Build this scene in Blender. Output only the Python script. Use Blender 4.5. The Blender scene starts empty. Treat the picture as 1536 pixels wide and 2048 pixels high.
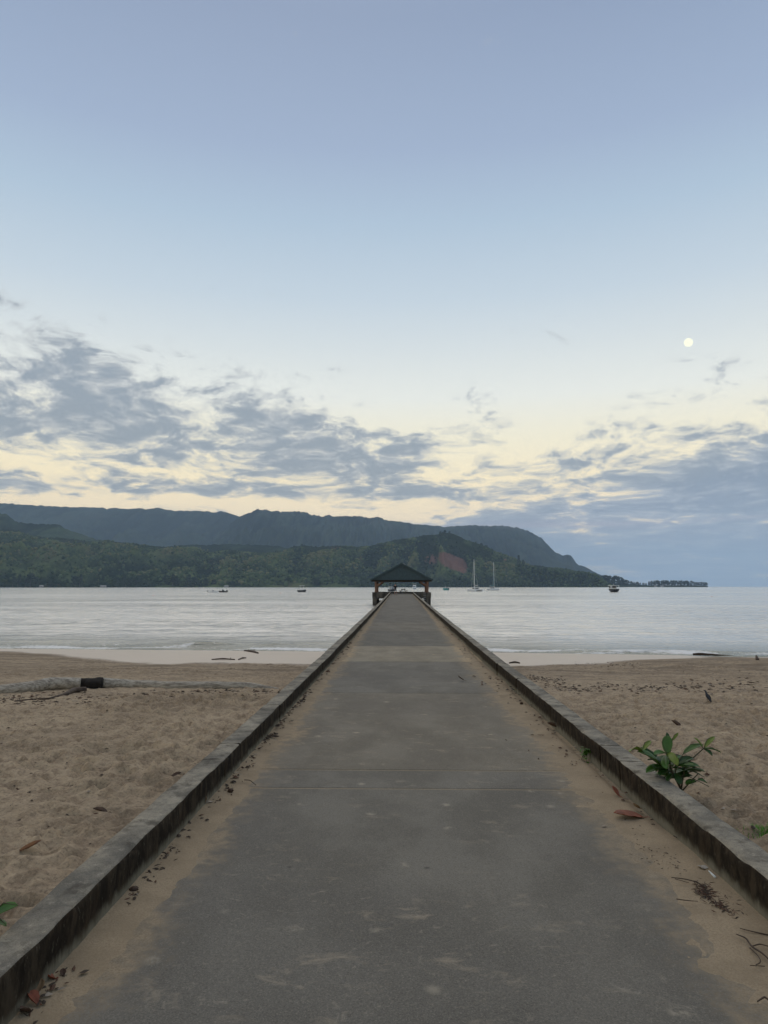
import bpy, bmesh, math, random
import numpy as np
from mathutils import Vector, Matrix

R = math.radians
random.seed(7)
rng = np.random.default_rng(7)
scene = bpy.context.scene
col = scene.collection

# ------------------------------------------------------------------ camera
EYE = 3.11                      # metres above the sea
FPX = 1400.0                    # focal length in photograph pixels (1536 x 2048)
PITCH, YAW = R(6.07), R(1.35)
cam_data = bpy.data.cameras.new('camera')
cam = bpy.data.objects.new('camera', cam_data)
col.objects.link(cam)
cam.location = (0, 0, EYE)
cam.rotation_euler = (R(90) + PITCH, 0, YAW)
cam_data.sensor_fit = 'VERTICAL'
cam_data.sensor_height = 36.0
cam_data.lens = 36.0 * FPX / 2048.0
cam_data.clip_start = 0.05
cam_data.clip_end = 200000.0
scene.camera = cam
CAMM = cam.rotation_euler.to_matrix()

# ------------------------------------------------------------------ render / exposure
scene.render.engine = 'CYCLES'
scene.cycles.use_denoising = True
scene.cycles.max_bounces = 6
scene.cycles.diffuse_bounces = 3
scene.cycles.glossy_bounces = 3
scene.cycles.transmission_bounces = 4
scene.cycles.volume_bounces = 1
scene.cycles.sample_clamp_indirect = 6.0
scene.view_settings.view_transform = 'Standard'
scene.view_settings.look = 'None'
scene.view_settings.gamma = 1.0
scene.view_settings.exposure = 0.12
scene.view_settings.use_curve_mapping = False

# ------------------------------------------------------------------ node helper
class NT:
    def __init__(self, tree):
        self.t = tree
        self.n = tree.nodes
        self.l = tree.links
    def node(self, kind, **kw):
        nd = self.n.new(kind)
        for k, v in kw.items():
            setattr(nd, k, v)
        return nd
    def put(self, sock, v):
        if v is None:
            return
        if hasattr(v, 'is_output') or isinstance(v, bpy.types.NodeSocket):
            self.l.new(v, sock)
        else:
            if sock.type == 'RGBA' and len(v) == 3:
                v = (*v, 1.0)
            sock.default_value = v
    def m(self, op, a, b=None, c=None, clamp=False):
        nd = self.node('ShaderNodeMath', operation=op, use_clamp=clamp)
        for i, v in enumerate((a, b, c)):
            if v is not None:
                self.put(nd.inputs[i], v)
        return nd.outputs[0]
    def ss(self, x, lo, hi, a=0.0, b=1.0):
        nd = self.node('ShaderNodeMapRange', interpolation_type='SMOOTHSTEP')
        self.put(nd.inputs[0], x)
        for i, v in enumerate((lo, hi, a, b)):
            self.put(nd.inputs[i + 1], v)
        return nd.outputs[0]
    def mix(self, f, a, b, blend='MIX'):
        nd = self.node('ShaderNodeMix', data_type='RGBA', blend_type=blend)
        self.put(nd.inputs[0], f)
        self.put(nd.inputs[6], a)
        self.put(nd.inputs[7], b)
        return nd.outputs[2]
    def vec(self, x, y, z=0.0):
        nd = self.node('ShaderNodeCombineXYZ')
        for i, v in enumerate((x, y, z)):
            self.put(nd.inputs[i], v)
        return nd.outputs[0]
    def sep(self, v):
        nd = self.node('ShaderNodeSeparateXYZ')
        self.put(nd.inputs[0], v)
        return nd.outputs
    def mapping(self, v, scale=(1, 1, 1), loc=(0, 0, 0), rot=(0, 0, 0)):
        nd = self.node('ShaderNodeMapping')
        self.put(nd.inputs[0], v)
        nd.inputs['Location'].default_value = loc
        nd.inputs['Rotation'].default_value = rot
        nd.inputs['Scale'].default_value = scale
        return nd.outputs[0]
    def noise(self, v, scale, detail=4.0, rough=0.55, dist=0.0, lac=2.0, out=0):
        nd = self.node('ShaderNodeTexNoise')
        self.put(nd.inputs['Vector'], v)
        nd.inputs['Scale'].default_value = scale
        nd.inputs['Detail'].default_value = detail
        nd.inputs['Roughness'].default_value = rough
        nd.inputs['Lacunarity'].default_value = lac
        nd.inputs['Distortion'].default_value = dist
        return nd.outputs[out]
    def ramp(self, f, stops, interp='LINEAR'):
        nd = self.node('ShaderNodeValToRGB')
        nd.color_ramp.interpolation = interp
        e = nd.color_ramp.elements
        while len(e) > 1:
            e.remove(e[-1])
        e[0].position = stops[0][0]
        e[0].color = (*stops[0][1], 1)
        for p, c in stops[1:]:
            x = e.new(p)
            x.color = (*c, 1)
        self.put(nd.inputs[0], f)
        return nd.outputs[0]
    def pos(self):
        return self.node('ShaderNodeNewGeometry').outputs['Position']
    def obj(self):
        return self.node('ShaderNodeTexCoord').outputs['Object']
    def attr(self, name, out='Fac'):
        return self.node('ShaderNodeAttribute', attribute_name=name).outputs[out]

def mat(name, build):
    m = bpy.data.materials.new(name)
    m.use_nodes = True
    t = NT(m.node_tree)
    bsdf = m.node_tree.nodes['Principled BSDF']
    build(t, bsdf)
    return m

def bump(t, bsdf, height, strength=0.3, dist=0.01):
    b = t.node('ShaderNodeBump')
    b.inputs['Strength'].default_value = strength
    b.inputs['Distance'].default_value = dist
    t.put(b.inputs['Height'], height)
    t.l.new(b.outputs[0], bsdf.inputs['Normal'])

# ------------------------------------------------------------------ world: sky at first light, moon still up, broken cloud
SUN_AZ, SUN_EL = R(-10), R(55)       # azimuth from +Y clockwise: the bright side of the sky, ahead
world = bpy.data.worlds.new('World')
scene.world = world
world.use_nodes = True
w = NT(world.node_tree)
bg = world.node_tree.nodes['Background']
sky = w.node('ShaderNodeTexSky', sky_type='NISHITA')
sky.sun_disc = False
sky.sun_elevation = SUN_EL
sky.sun_rotation = SUN_AZ
sky.air_density = 1.3
sky.dust_density = 1.5
gen = w.node('ShaderNodeTexCoord').outputs['Generated']
nrm = w.node('ShaderNodeVectorMath', operation='NORMALIZE')
w.l.new(gen, nrm.inputs[0])
dx, dy, dz = w.sep(nrm.outputs[0])
el = w.m('MULTIPLY', w.m('ARCSINE', dz), 180 / math.pi)
az = w.m('MULTIPLY', w.m('ARCTAN2', dx, dy), 180 / math.pi)
# clear dusk/dawn gradient by elevation (0..90 degrees)
clear = w.ramp(w.m('DIVIDE', el, 90.0, clamp=True), [
    (0.0, (1.0, .78, .50)), (5.5/90, (1.32, 1.04, .63)), (8.7/90, (1.22, 1.02, .63)), (11.9/90, (1.05, .96, .70)),
    (15.2/90, (.90, .905, .82)), (19.1/90, (.72, .77, .77)), (22.9/90, (.57, .66, .73)),
    (28.4/90, (.425, .54, .66)), (33.4/90, (.335, .42, .57)), (41.4/90, (.255, .325, .465)), (1.0, (.20, .255, .36))])
# cloud field: puffs a few degrees across that flatten into streaks toward the horizon
cv = w.m('MULTIPLY', w.m('LOGARITHM', w.m('ADD', w.m('MAXIMUM', el, 0.0), 2.5), math.e), 5.2)
pv = w.vec(w.m('MULTIPLY', dx, 8.0), w.m('MULTIPLY', dy, 8.0), cv)
wn = w.noise(pv, .8, 3, .5, out=1)
wv = w.node('ShaderNodeVectorMath', operation='MULTIPLY_ADD')
w.l.new(wn, wv.inputs[0]); wv.inputs[1].default_value = (1.3, 1.3, .8); w.l.new(pv, wv.inputs[2])
n1 = w.noise(wv.outputs[0], .95, 9, .62)
n2 = w.noise(w.mapping(wv.outputs[0], (1, 1, 1), (3.1, 7.7, 4.4)), 2.7, 7, .64)
fb = w.m('ADD', .5, w.m('ADD', w.m('MULTIPLY', w.m('SUBTRACT', n1, .5), 1.5), w.m('MULTIPLY', w.m('SUBTRACT', n2, .5), 1.35)))
# where the cloud lies (degrees of azimuth and elevation)
t1 = w.m('DIVIDE', w.m('SUBTRACT', el, w.m('ADD', 10.8, w.m('MULTIPLY', az, -.095))),
         w.m('ADD', 2.7, w.m('MULTIPLY', w.m('ABSOLUTE', w.m('MAXIMUM', w.m('MINIMUM', az, 0.0), -50.0)), .115)))
band = w.m('MULTIPLY', w.m('EXPONENT', w.m('MULTIPLY', w.m('MULTIPLY', t1, t1), -1.0)), w.ss(az, 6.0, -4.0))
top_r = w.m('ADD', 4.9, w.m('MULTIPLY', w.m('MINIMUM', w.m('MAXIMUM', az, 0.0), 60.0), .16))
bank = w.m('MULTIPLY', w.ss(w.m('SUBTRACT', top_r, el), -2.2, 2.0), w.ss(az, -13.0, 5.0))
t2 = w.m('DIVIDE', w.m('SUBTRACT', el, w.m('ADD', 9.6, w.m('MULTIPLY', w.m('MINIMUM', w.m('MAXIMUM', az, 0.0), 60.0), .03))), 3.0)
streak = w.m('MULTIPLY', w.m('EXPONENT', w.m('MULTIPLY', w.m('MULTIPLY', t2, t2), -1.0)), w.ss(az, -7.0, 6.0))
t3 = w.m('DIVIDE', w.m('SUBTRACT', el, 7.6), .8)
low = w.m('MULTIPLY', w.m('EXPONENT', w.m('MULTIPLY', w.m('MULTIPLY', t3, t3), -1.0)), w.ss(az, 14.0, -2.0))
bias = w.m('ADD', w.m('ADD', w.m('MULTIPLY', band, .57), w.m('MULTIPLY', bank, .66)),
           w.m('ADD', w.m('MULTIPLY', streak, .37), w.m('MULTIPLY', low, .30)))
tot = w.m('SUBTRACT', w.m('ADD', fb, bias), w.ss(el, 17.0, 25.0, 0.0, .16))
dens = w.ss(tot, .68, 1.07)
core = w.ss(w.m('ADD', tot, w.m('MULTIPLY', w.m('SUBTRACT', n2, .5), .9)), .80, 1.30)
grey = w.mix(core, (.52, .535, .535), (.27, .315, .365))
blue = w.mix(w.ss(el, 1.0, 9.0), (.29, .36, .47), (.18, .245, .35))
blue = w.mix(w.ss(tot, .95, 1.35), (.42, .47, .54), blue)
ccol = w.mix(bank, grey, blue)
# faint pink streaks low in the bank
pk = w.noise(w.vec(w.m('MULTIPLY', az, .035), w.m('MULTIPLY', el, .9), 2.0), 1.0, 4, .6)
pkm = w.m('MULTIPLY', w.ss(pk, .53, .68), w.m('MULTIPLY', bank, w.ss(el, 7.0, 2.5)))
ccol = w.mix(w.m('MULTIPLY', pkm, .75), ccol, (.50, .42, .48))
cloudy = w.mix(w.m('MULTIPLY', dens, .93), clear, ccol)
# the physical sky supplies a share of the light, scaled to the same exposure
nish = w.node('ShaderNodeVectorMath', operation='SCALE')
w.l.new(sky.outputs[0], nish.inputs[0]); nish.inputs['Scale'].default_value = 1.0
scl = w.node('ShaderNodeVectorMath', operation='SCALE')
w.l.new(cloudy, scl.inputs[0]); scl.inputs['Scale'].default_value = 10.0
fin = w.mix(0.03, scl.outputs[0], nish.outputs[0])
w.l.new(fin, bg.inputs['Color'])
bg.inputs['Strength'].default_value = 0.1

sun_d = bpy.data.lights.new('sun', 'SUN')
sun_d.energy = 0.9
sun_d.angle = R(70)
sun_d.color = (1.0, .82, .60)
sun = bpy.data.objects.new('sun', sun_d)
col.objects.link(sun)
sdir = Vector((math.sin(SUN_AZ) * math.cos(SUN_EL), math.cos(SUN_AZ) * math.cos(SUN_EL), math.sin(SUN_EL)))
sun.rotation_euler = sdir.to_track_quat('Z', 'Y').to_euler()

# ------------------------------------------------------------------ scene helpers
def ray(px, py):
    d = CAMM @ Vector(((px - 768) / FPX, -(py - 1024) / FPX, -1.0))
    return d
def at(px, py, Y):
    """point seen at photograph pixel px,py and Y metres ahead"""
    d = ray(px, py)
    k = Y / d.y
    return Vector((d.x * k, Y, EYE + d.z * k))
def hit(px, py, zf):
    """ground point under pixel px,py; zf is a height or a function of x, y"""
    d = ray(px, py)
    z = zf if not callable(zf) else 1.2
    for _ in range(30):
        k = (z - EYE) / d.z
        x, y = d.x * k, d.y * k
        if not callable(zf):
            break
        z = .5 * z + .5 * float(zf(x, y))
    return Vector((x, y, z))

def tag(o, label=None, cat=None, group=None, kind=None):
    if label: o['label'] = label
    if cat: o['category'] = cat
    if group: o['group'] = group
    if kind: o['kind'] = kind
    return o
def empty(name, loc=(0, 0, 0), rz=0.0, label=None, cat=None, group=None):
    o = bpy.data.objects.new(name, None)
    o.empty_display_size = .1
    o.location = loc
    o.rotation_euler = (0, 0, rz)
    col.objects.link(o)
    return tag(o, label, cat, group)
def link(name, me, m=None, parent=None, smooth=False):
    if m is not None:
        if isinstance(m, (list, tuple)):
            for x in m: me.materials.append(x)
        else:
            me.materials.append(m)
    if smooth:
        me.polygons.foreach_set('use_smooth', [True] * len(me.polygons))
    o = bpy.data.objects.new(name, me)
    col.objects.link(o)
    o.parent = parent
    return o

class MB:
    """collects vertices and faces of one mesh"""
    def __init__(self):
        self.v, self.f, self.mi = [], [], []
    def add(self, vs, fs, mi=0):
        b = len(self.v)
        self.v.extend([tuple(x) for x in vs])
        for f in fs:
            self.f.append(tuple(i + b for i in f))
            self.mi.append(mi)
        return self
    def box(self, x0, x1, y0, y1, z0, z1, bev=0.0, mi=0, M=None):
        if bev <= 0:
            vs = [(x, y, z) for z in (z0, z1) for y in (y0, y1) for x in (x0, x1)]
            fs = [(0, 2, 3, 1), (4, 5, 7, 6), (0, 1, 5, 4), (2, 6, 7, 3), (0, 4, 6, 2), (1, 3, 7, 5)]
        else:
            bm = bmesh.new()
            bmesh.ops.create_cube(bm, size=1)
            bmesh.ops.scale(bm, vec=(x1 - x0, y1 - y0, z1 - z0), verts=bm.verts)
            bmesh.ops.translate(bm, vec=((x0 + x1) / 2, (y0 + y1) / 2, (z0 + z1) / 2), verts=bm.verts)
            bmesh.ops.bevel(bm, geom=bm.edges[:], offset=bev, segments=1, affect='EDGES', profile=.5)
            bm.verts.index_update()
            vs = [v.co.copy() for v in bm.verts]
            fs = [[v.index for v in f.verts] for f in bm.faces]
            bm.free()
        if M is not None:
            vs = [M @ Vector(v) for v in vs]
        return self.add(vs, fs, mi)
    def bar(self, a, b, w, h=None, up=(0, 0, 1), mi=0):
        a, b = Vector(a), Vector(b)
        h = h or w
        d = (b - a).normalized()
        up = Vector(up)
        if abs(d.dot(up)) > .98: up = Vector((0, 1, 0))
        s = d.cross(up).normalized()
        u = s.cross(d).normalized()
        vs = []
        for p in (a, b):
            for sx, sz in ((-1, -1), (1, -1), (1, 1), (-1, 1)):
                vs.append(p + s * sx * w / 2 + u * sz * h / 2)
        return self.add(vs, [(0, 1, 2, 3), (7, 6, 5, 4), (0, 4, 5, 1), (1, 5, 6, 2), (2, 6, 7, 3), (3, 7, 4, 0)], mi)
    def tube(self, pts, rad, seg=8, mi=0, caps=True):
        pts = [Vector(p) for p in pts]
        rad = rad if isinstance(rad, (list, tuple)) else [rad] * len(pts)
        vs, fs = [], []
        prev = None
        for i, p in enumerate(pts):
            d = (pts[min(i + 1, len(pts) - 1)] - pts[max(i - 1, 0)]).normalized()
            ref = prev if prev is not None else (Vector((0, 0, 1)) if abs(d.z) < .9 else Vector((1, 0, 0)))
            s = d.cross(ref).normalized()
            u = s.cross(d).normalized()
            prev = u
            for k in range(seg):
                a = 2 * math.pi * k / seg
                vs.append(p + (s * math.cos(a) + u * math.sin(a)) * rad[i])
        for i in range(len(pts) - 1):
            for k in range(seg):
                k2 = (k + 1) % seg
                fs.append((i * seg + k, i * seg + k2, (i + 1) * seg + k2, (i + 1) * seg + k))
        if caps:
            fs.append(tuple(range(seg - 1, -1, -1)))
            fs.append(tuple(range((len(pts) - 1) * seg, len(pts) * seg)))
        return self.add(vs, fs, mi)
    def mesh(self, name):
        me = bpy.data.meshes.new(name)
        me.from_pydata(self.v, [], self.f)
        if any(self.mi):
            me.polygons.foreach_set('material_index', self.mi)
        me.update()
        return me
    def build(self, name, m, parent=None, smooth=False):
        return link(name, self.mesh(name), m, parent, smooth)

# numpy value noise -----------------------------------------------------------
def _h(ix, iy, s):
    n = (ix.astype(np.int64) * 374761393 + iy.astype(np.int64) * 668265263 + s * 982451653) & 0xffffffff
    n = ((n ^ (n >> 13)) * 1274126177) & 0xffffffff
    n = (n ^ (n >> 16)) & 0xffffffff
    return n.astype(np.float64) / 4294967295.0
def vnoise(x, y, s=0):
    x = np.asarray(x, float); y = np.asarray(y, float)
    ix, iy = np.floor(x), np.floor(y)
    fx, fy = x - ix, y - iy
    fx = fx * fx * fx * (fx * (fx * 6 - 15) + 10); fy = fy * fy * fy * (fy * (fy * 6 - 15) + 10)
    a, b = _h(ix, iy, s), _h(ix + 1, iy, s)
    c, d = _h(ix, iy + 1, s), _h(ix + 1, iy + 1, s)
    return (a * (1 - fx) + b * fx) * (1 - fy) + (c * (1 - fx) + d * fx) * fy
def fbm(x, y, s=0, o=4, g=.5):
    r = 0; a = 1; t = 0
    x = np.asarray(x, float); y = np.asarray(y, float)
    for i in range(o):
        r = r + a * (vnoise(x * 2**i + 17.3 * i, y * 2**i - 9.1 * i, s + i) * 2 - 1)
        t += a; a *= g
    return r / t
def grid_mesh(name, X, Y, Z, attrs=None):
    nr, nc = X.shape
    me = bpy.data.meshes.new(name)
    co = np.stack([X, Y, Z], -1).reshape(-1, 3).astype(np.float32)
    idx = np.arange(nr * nc).reshape(nr, nc)
    q = np.stack([idx[:-1, :-1], idx[:-1, 1:], idx[1:, 1:], idx[1:, :-1]], -1).reshape(-1, 4)
    me.vertices.add(len(co)); me.vertices.foreach_set('co', co.ravel())
    me.loops.add(q.size); me.loops.foreach_set('vertex_index', q.ravel().astype(np.int32))
    me.polygons.add(len(q))
    me.polygons.foreach_set('loop_start', (np.arange(len(q)) * 4).astype(np.int32))
    me.polygons.foreach_set('loop_total', np.full(len(q), 4, np.int32))
    me.polygons.foreach_set('use_smooth', np.ones(len(q), bool))
    for k, v in (attrs or {}).items():
        a = me.attributes.new(k, 'FLOAT', 'POINT')
        a.data.foreach_set('value', np.asarray(v, np.float32).ravel())
    me.update(); me.validate()
    return me
def raw_mesh(name, V, F, attrs=None, smooth=False):
    """V (n,3), F (m,k) arrays"""
    me = bpy.data.meshes.new(name)
    k = F.shape[1]
    me.vertices.add(len(V)); me.vertices.foreach_set('co', V.astype(np.float32).ravel())
    me.loops.add(F.size); me.loops.foreach_set('vertex_index', F.ravel().astype(np.int32))
    me.polygons.add(len(F))
    me.polygons.foreach_set('loop_start', (np.arange(len(F)) * k).astype(np.int32))
    me.polygons.foreach_set('loop_total', np.full(len(F), k, np.int32))
    if smooth:
        me.polygons.foreach_set('use_smooth', np.ones(len(F), bool))
    for a_, v in (attrs or {}).items():
        a = me.attributes.new(a_, 'FLOAT', 'POINT')
        a.data.foreach_set('value', np.asarray(v, np.float32).ravel())
    me.update(); me.validate()
    return me

# ------------------------------------------------------------------ levels of the place
XL, XR = -1.564, 1.913          # inner faces of the two kerbs
KW, KH = 0.21, 0.24             # kerb width and height
PIER_END = 115.5
def deck_z(y):
    t = np.maximum(np.asarray(y, float) - 15, 0) / 100
    return 1.35 + .59 * t ** 1.2
_py = np.array([-60, -20, 3, 8, 14, 18, 22, 28, 34, 45, 80, 200, 400])
_pz = np.array([1.55, 1.52, 1.47, 1.41, 1.17, .93, .66, .30, 0.0, -.55, -2.2, -7, -12])
def beach_base(x, y):
    x = np.asarray(x, float); y = np.asarray(y, float)
    sh = np.where(x > 3, .14 * (np.minimum(x, 60) - 3), .07 * (np.maximum(x, -60) + 2))
    ye = y + sh
    z = sum(np.interp(ye + k, _py, _pz) for k in (-2, -1, 0, 1, 2)) / 5
    z = z + .20 * np.exp(-((y - 25) / 3.5) ** 2) * np.clip((x - 7) / 6, 0, 1)
    z = z + .16 * np.exp(-((y - 27) / 4) ** 2) * np.clip((-x - 9) / 7, 0, 1)
    z = z + .05 * fbm(x * .35, y * .35, 3, 3) * np.clip((31 - ye) / 8, 0, 1)
    return z
def wet_edge(x):
    x = np.asarray(x, float)
    return np.where(x < 0, np.interp(-x, [0, 3, 9, 14, 20, 60], [22, 22.3, 24, 27.5, 31.5, 32]),
                    np.interp(x, [0, 4, 8, 13, 60], [22, 22, 25.5, 31, 31]))

# ------------------------------------------------------------------ materials of the setting
def m_sand(t, b):
    p = t.pos()
    wet = t.attr('wet')
    c1 = t.noise(p, .5, 4, .6)
    c2 = t.noise(p, 7.0, 5, .6)
    c3 = t.noise(p, 420.0, 2, .6)
    dry = t.mix(t.ss(c1, .35, .7), (.41, .318, .205), (.325, .25, .16))
    dry = t.mix(t.m('MULTIPLY', t.ss(t.noise(t.mapping(p, (.7, 1.2, 1), (2, 5, 0)), 1.1, 5, .65), .50, .64), .55), dry, (.175, .132, .085))
    dry = t.mix(t.m('MULTIPLY', t.ss(c2, .42, .66), .8), dry, (.215, .157, .10))
    c4 = t.noise(p, 38.0, 4, .7)
    dry = t.mix(t.m('MULTIPLY', t.ss(c4, .50, .66), .6), dry, (.12, .09, .062))
    dry = t.mix(t.m('MULTIPLY', t.ss(c4, .46, .32), .5), dry, (.48, .375, .25))
    crest = t.ss(t.sep(p)[1], 14.0, 20.0)
    dry = t.mix(t.m('MULTIPLY', crest, t.ss(t.noise(t.mapping(p, (.5, 1.6, 1)), .8, 5, .65), .42, .62, .15, .75)), dry, (.125, .092, .06))
    dry = t.mix(t.m('MULTIPLY', t.ss(c3, .55, .75), .45), dry, (.13, .095, .065))
    dry = t.mix(t.m('MULTIPLY', t.ss(c3, .42, .28), .35), dry, (.52, .43, .32))
    edge = t.m('MULTIPLY', t.m('MULTIPLY', wet, t.m('SUBTRACT', 1.0, wet)), 2.0)
    wetc = t.mix(c1, (.55, .455, .35), (.48, .40, .31))
    c = t.mix(wet, dry, wetc)
    c = t.mix(t.m('MULTIPLY', edge, t.ss(c2, .35, .6)), c, (.15, .115, .08))
    t.put(b.inputs['Base Color'], c)
    t.put(b.inputs['Roughness'], t.m('SUBTRACT', .95, t.m('MULTIPLY', wet, .5)))
    b.inputs['Specular IOR Level'].default_value = .3
    h = t.m('ADD', t.m('MULTIPLY', c3, .3), t.m('ADD', t.noise(p, 60, 3, .6), t.m('MULTIPLY', t.noise(p, 22, 4, .6), 1.5)))
    bump(t, b, t.m('MULTIPLY', h, t.m('SUBTRACT', 1.0, t.m('MULTIPLY', wet, .92))), .75, .012)
SAND = mat('beach_sand', m_sand)

def m_drift(t, b):
    p = t.pos()
    c1 = t.noise(p, 3.0, 4, .6)
    c3 = t.noise(p, 300.0, 2, .6)
    c = t.mix(t.ss(c1, .35, .7), (.33, .262, .172), (.24, .19, .124))
    c = t.mix(t.m('MULTIPLY', t.ss(t.noise(p, 95.0, 4, .8), .4, .65), .8), c, (.225, .172, .11))
    c = t.mix(t.m('MULTIPLY', t.ss(c3, .56, .75), .55), c, (.11, .085, .06))
    t.put(b.inputs['Base Color'], c)
    b.inputs['Roughness'].default_value = .95
    b.inputs['Specular IOR Level'].default_value = .2
    bump(t, b, t.m('ADD', t.m('MULTIPLY', c3, .3), t.noise(p, 40, 4, .6)), .5, .008)
DRIFT = mat('drifted_sand', m_drift)

def m_sea(t, b):
    p = t.pos()
    foam = t.attr('foam')
    fn = t.noise(p, 2.2, 5, .65)
    f = t.ss(t.m('ADD', foam, t.m('MULTIPLY', t.m('SUBTRACT', fn, .5), 1.0)), .38, .72)
    f = t.m('MULTIPLY', f, t.ss(foam, .02, .2))
    shallow = t.attr('shallow')
    c = t.mix(shallow, (.66, .655, .61), (.15, .16, .115))
    c = t.mix(f, c, (.72, .72, .70))
    t.put(b.inputs['Base Color'], c)
    t.put(b.inputs['Roughness'], t.m('ADD', t.ss(t.noise(t.mapping(p, (.012, .05, 1)), 1.0, 4, .6), .35, .7, .09, .24), t.m('MULTIPLY', f, .4)))
    b.inputs['IOR'].default_value = 1.4
    t.put(b.inputs['Metallic'], t.m('MULTIPLY', t.m('SUBTRACT', 1.0, f), t.m('SUBTRACT', .40, t.m('MULTIPLY', shallow, .38))))
    w1 = t.noise(t.mapping(p, (.55, 1.25, 1), rot=(0, 0, .12)), 1.0, 4, .6, .4)
    w2 = t.noise(t.mapping(p, (.16, .40, 1), rot=(0, 0, -.06)), 1.0, 4, .6, .3)
    w3 = t.noise(t.mapping(p, (2.6, 5.0, 1), rot=(0, 0, .2)), 1.0, 3, .6)
    h = t.m('ADD', t.m('MULTIPLY', w1, .5), t.m('ADD', t.m('MULTIPLY', w2, 1.5), t.m('MULTIPLY', w3, .20)))
    bump(t, b, h, .9, .5)
SEA = mat('sea_water', m_sea)

def m_hill(name, lo, hi, brown, sc):
    def f(t, b):
        p = t.pos()
        n = t.noise(t.mapping(p, (1, 1, 1.6)), sc, 6, .62)
        n2 = t.noise(t.mapping(p, (1, 1, 1.6)), sc * 7, 4, .6)
        n3 = t.noise(p, sc * .35, 3, .5)
        c = t.mix(t.ss(n, .36, .66), lo, hi)
        c = t.mix(t.m('MULTIPLY', t.ss(n2, .45, .7), .65), c, tuple(x * .45 for x in lo))
        c = t.mix(t.m('MULTIPLY', t.ss(n3, .55, .72), .6), c, brown)
        rshade = t.attr('relief_shade')  # relief shading painted into the hill colour: gullies darker, ridges lighter
        c = t.mix(t.ss(rshade, .30, .62, .85, 0.0), c, tuple(x * .42 for x in lo))
        c = t.mix(t.m('MULTIPLY', t.ss(rshade, .55, .95, 0.0, .6), t.ss(n2, .35, .6)), c, tuple(x * 1.1 for x in hi))
        scar = t.attr('scar')
        c = t.mix(t.ss(t.m('ADD', scar, t.m('MULTIPLY', t.m('SUBTRACT', n2, .5), .9)), .42, .62), c,
                  t.mix(n2, (.23, .118, .085), (.15, .08, .06)))
        t.put(b.inputs['Base Color'], c)
        b.inputs['Roughness'].default_value = 1.0
        b.inputs['Specular IOR Level'].default_value = 0.0
        bump(t, b, t.m('ADD', n, t.m('MULTIPLY', n2, .3)), .8, 2.5 / sc * .03)
    return mat(name, f)
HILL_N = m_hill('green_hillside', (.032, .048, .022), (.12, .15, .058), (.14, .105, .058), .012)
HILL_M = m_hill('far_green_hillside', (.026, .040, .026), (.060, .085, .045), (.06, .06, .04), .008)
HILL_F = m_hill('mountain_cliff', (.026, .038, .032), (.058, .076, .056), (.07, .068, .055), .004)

# ------------------------------------------------------------------ beach
def spaced(lo, hi, c, d0, grow):
    """positions dense around c, growing outward"""
    out = [c]; d = d0; x = c
    while x < hi: x += d; out.append(min(x, hi)); d *= grow
    d = d0; x = c
    while x > lo: x -= d; out.append(max(x, lo)); d *= grow
    return np.unique(np.round(out, 5))

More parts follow.
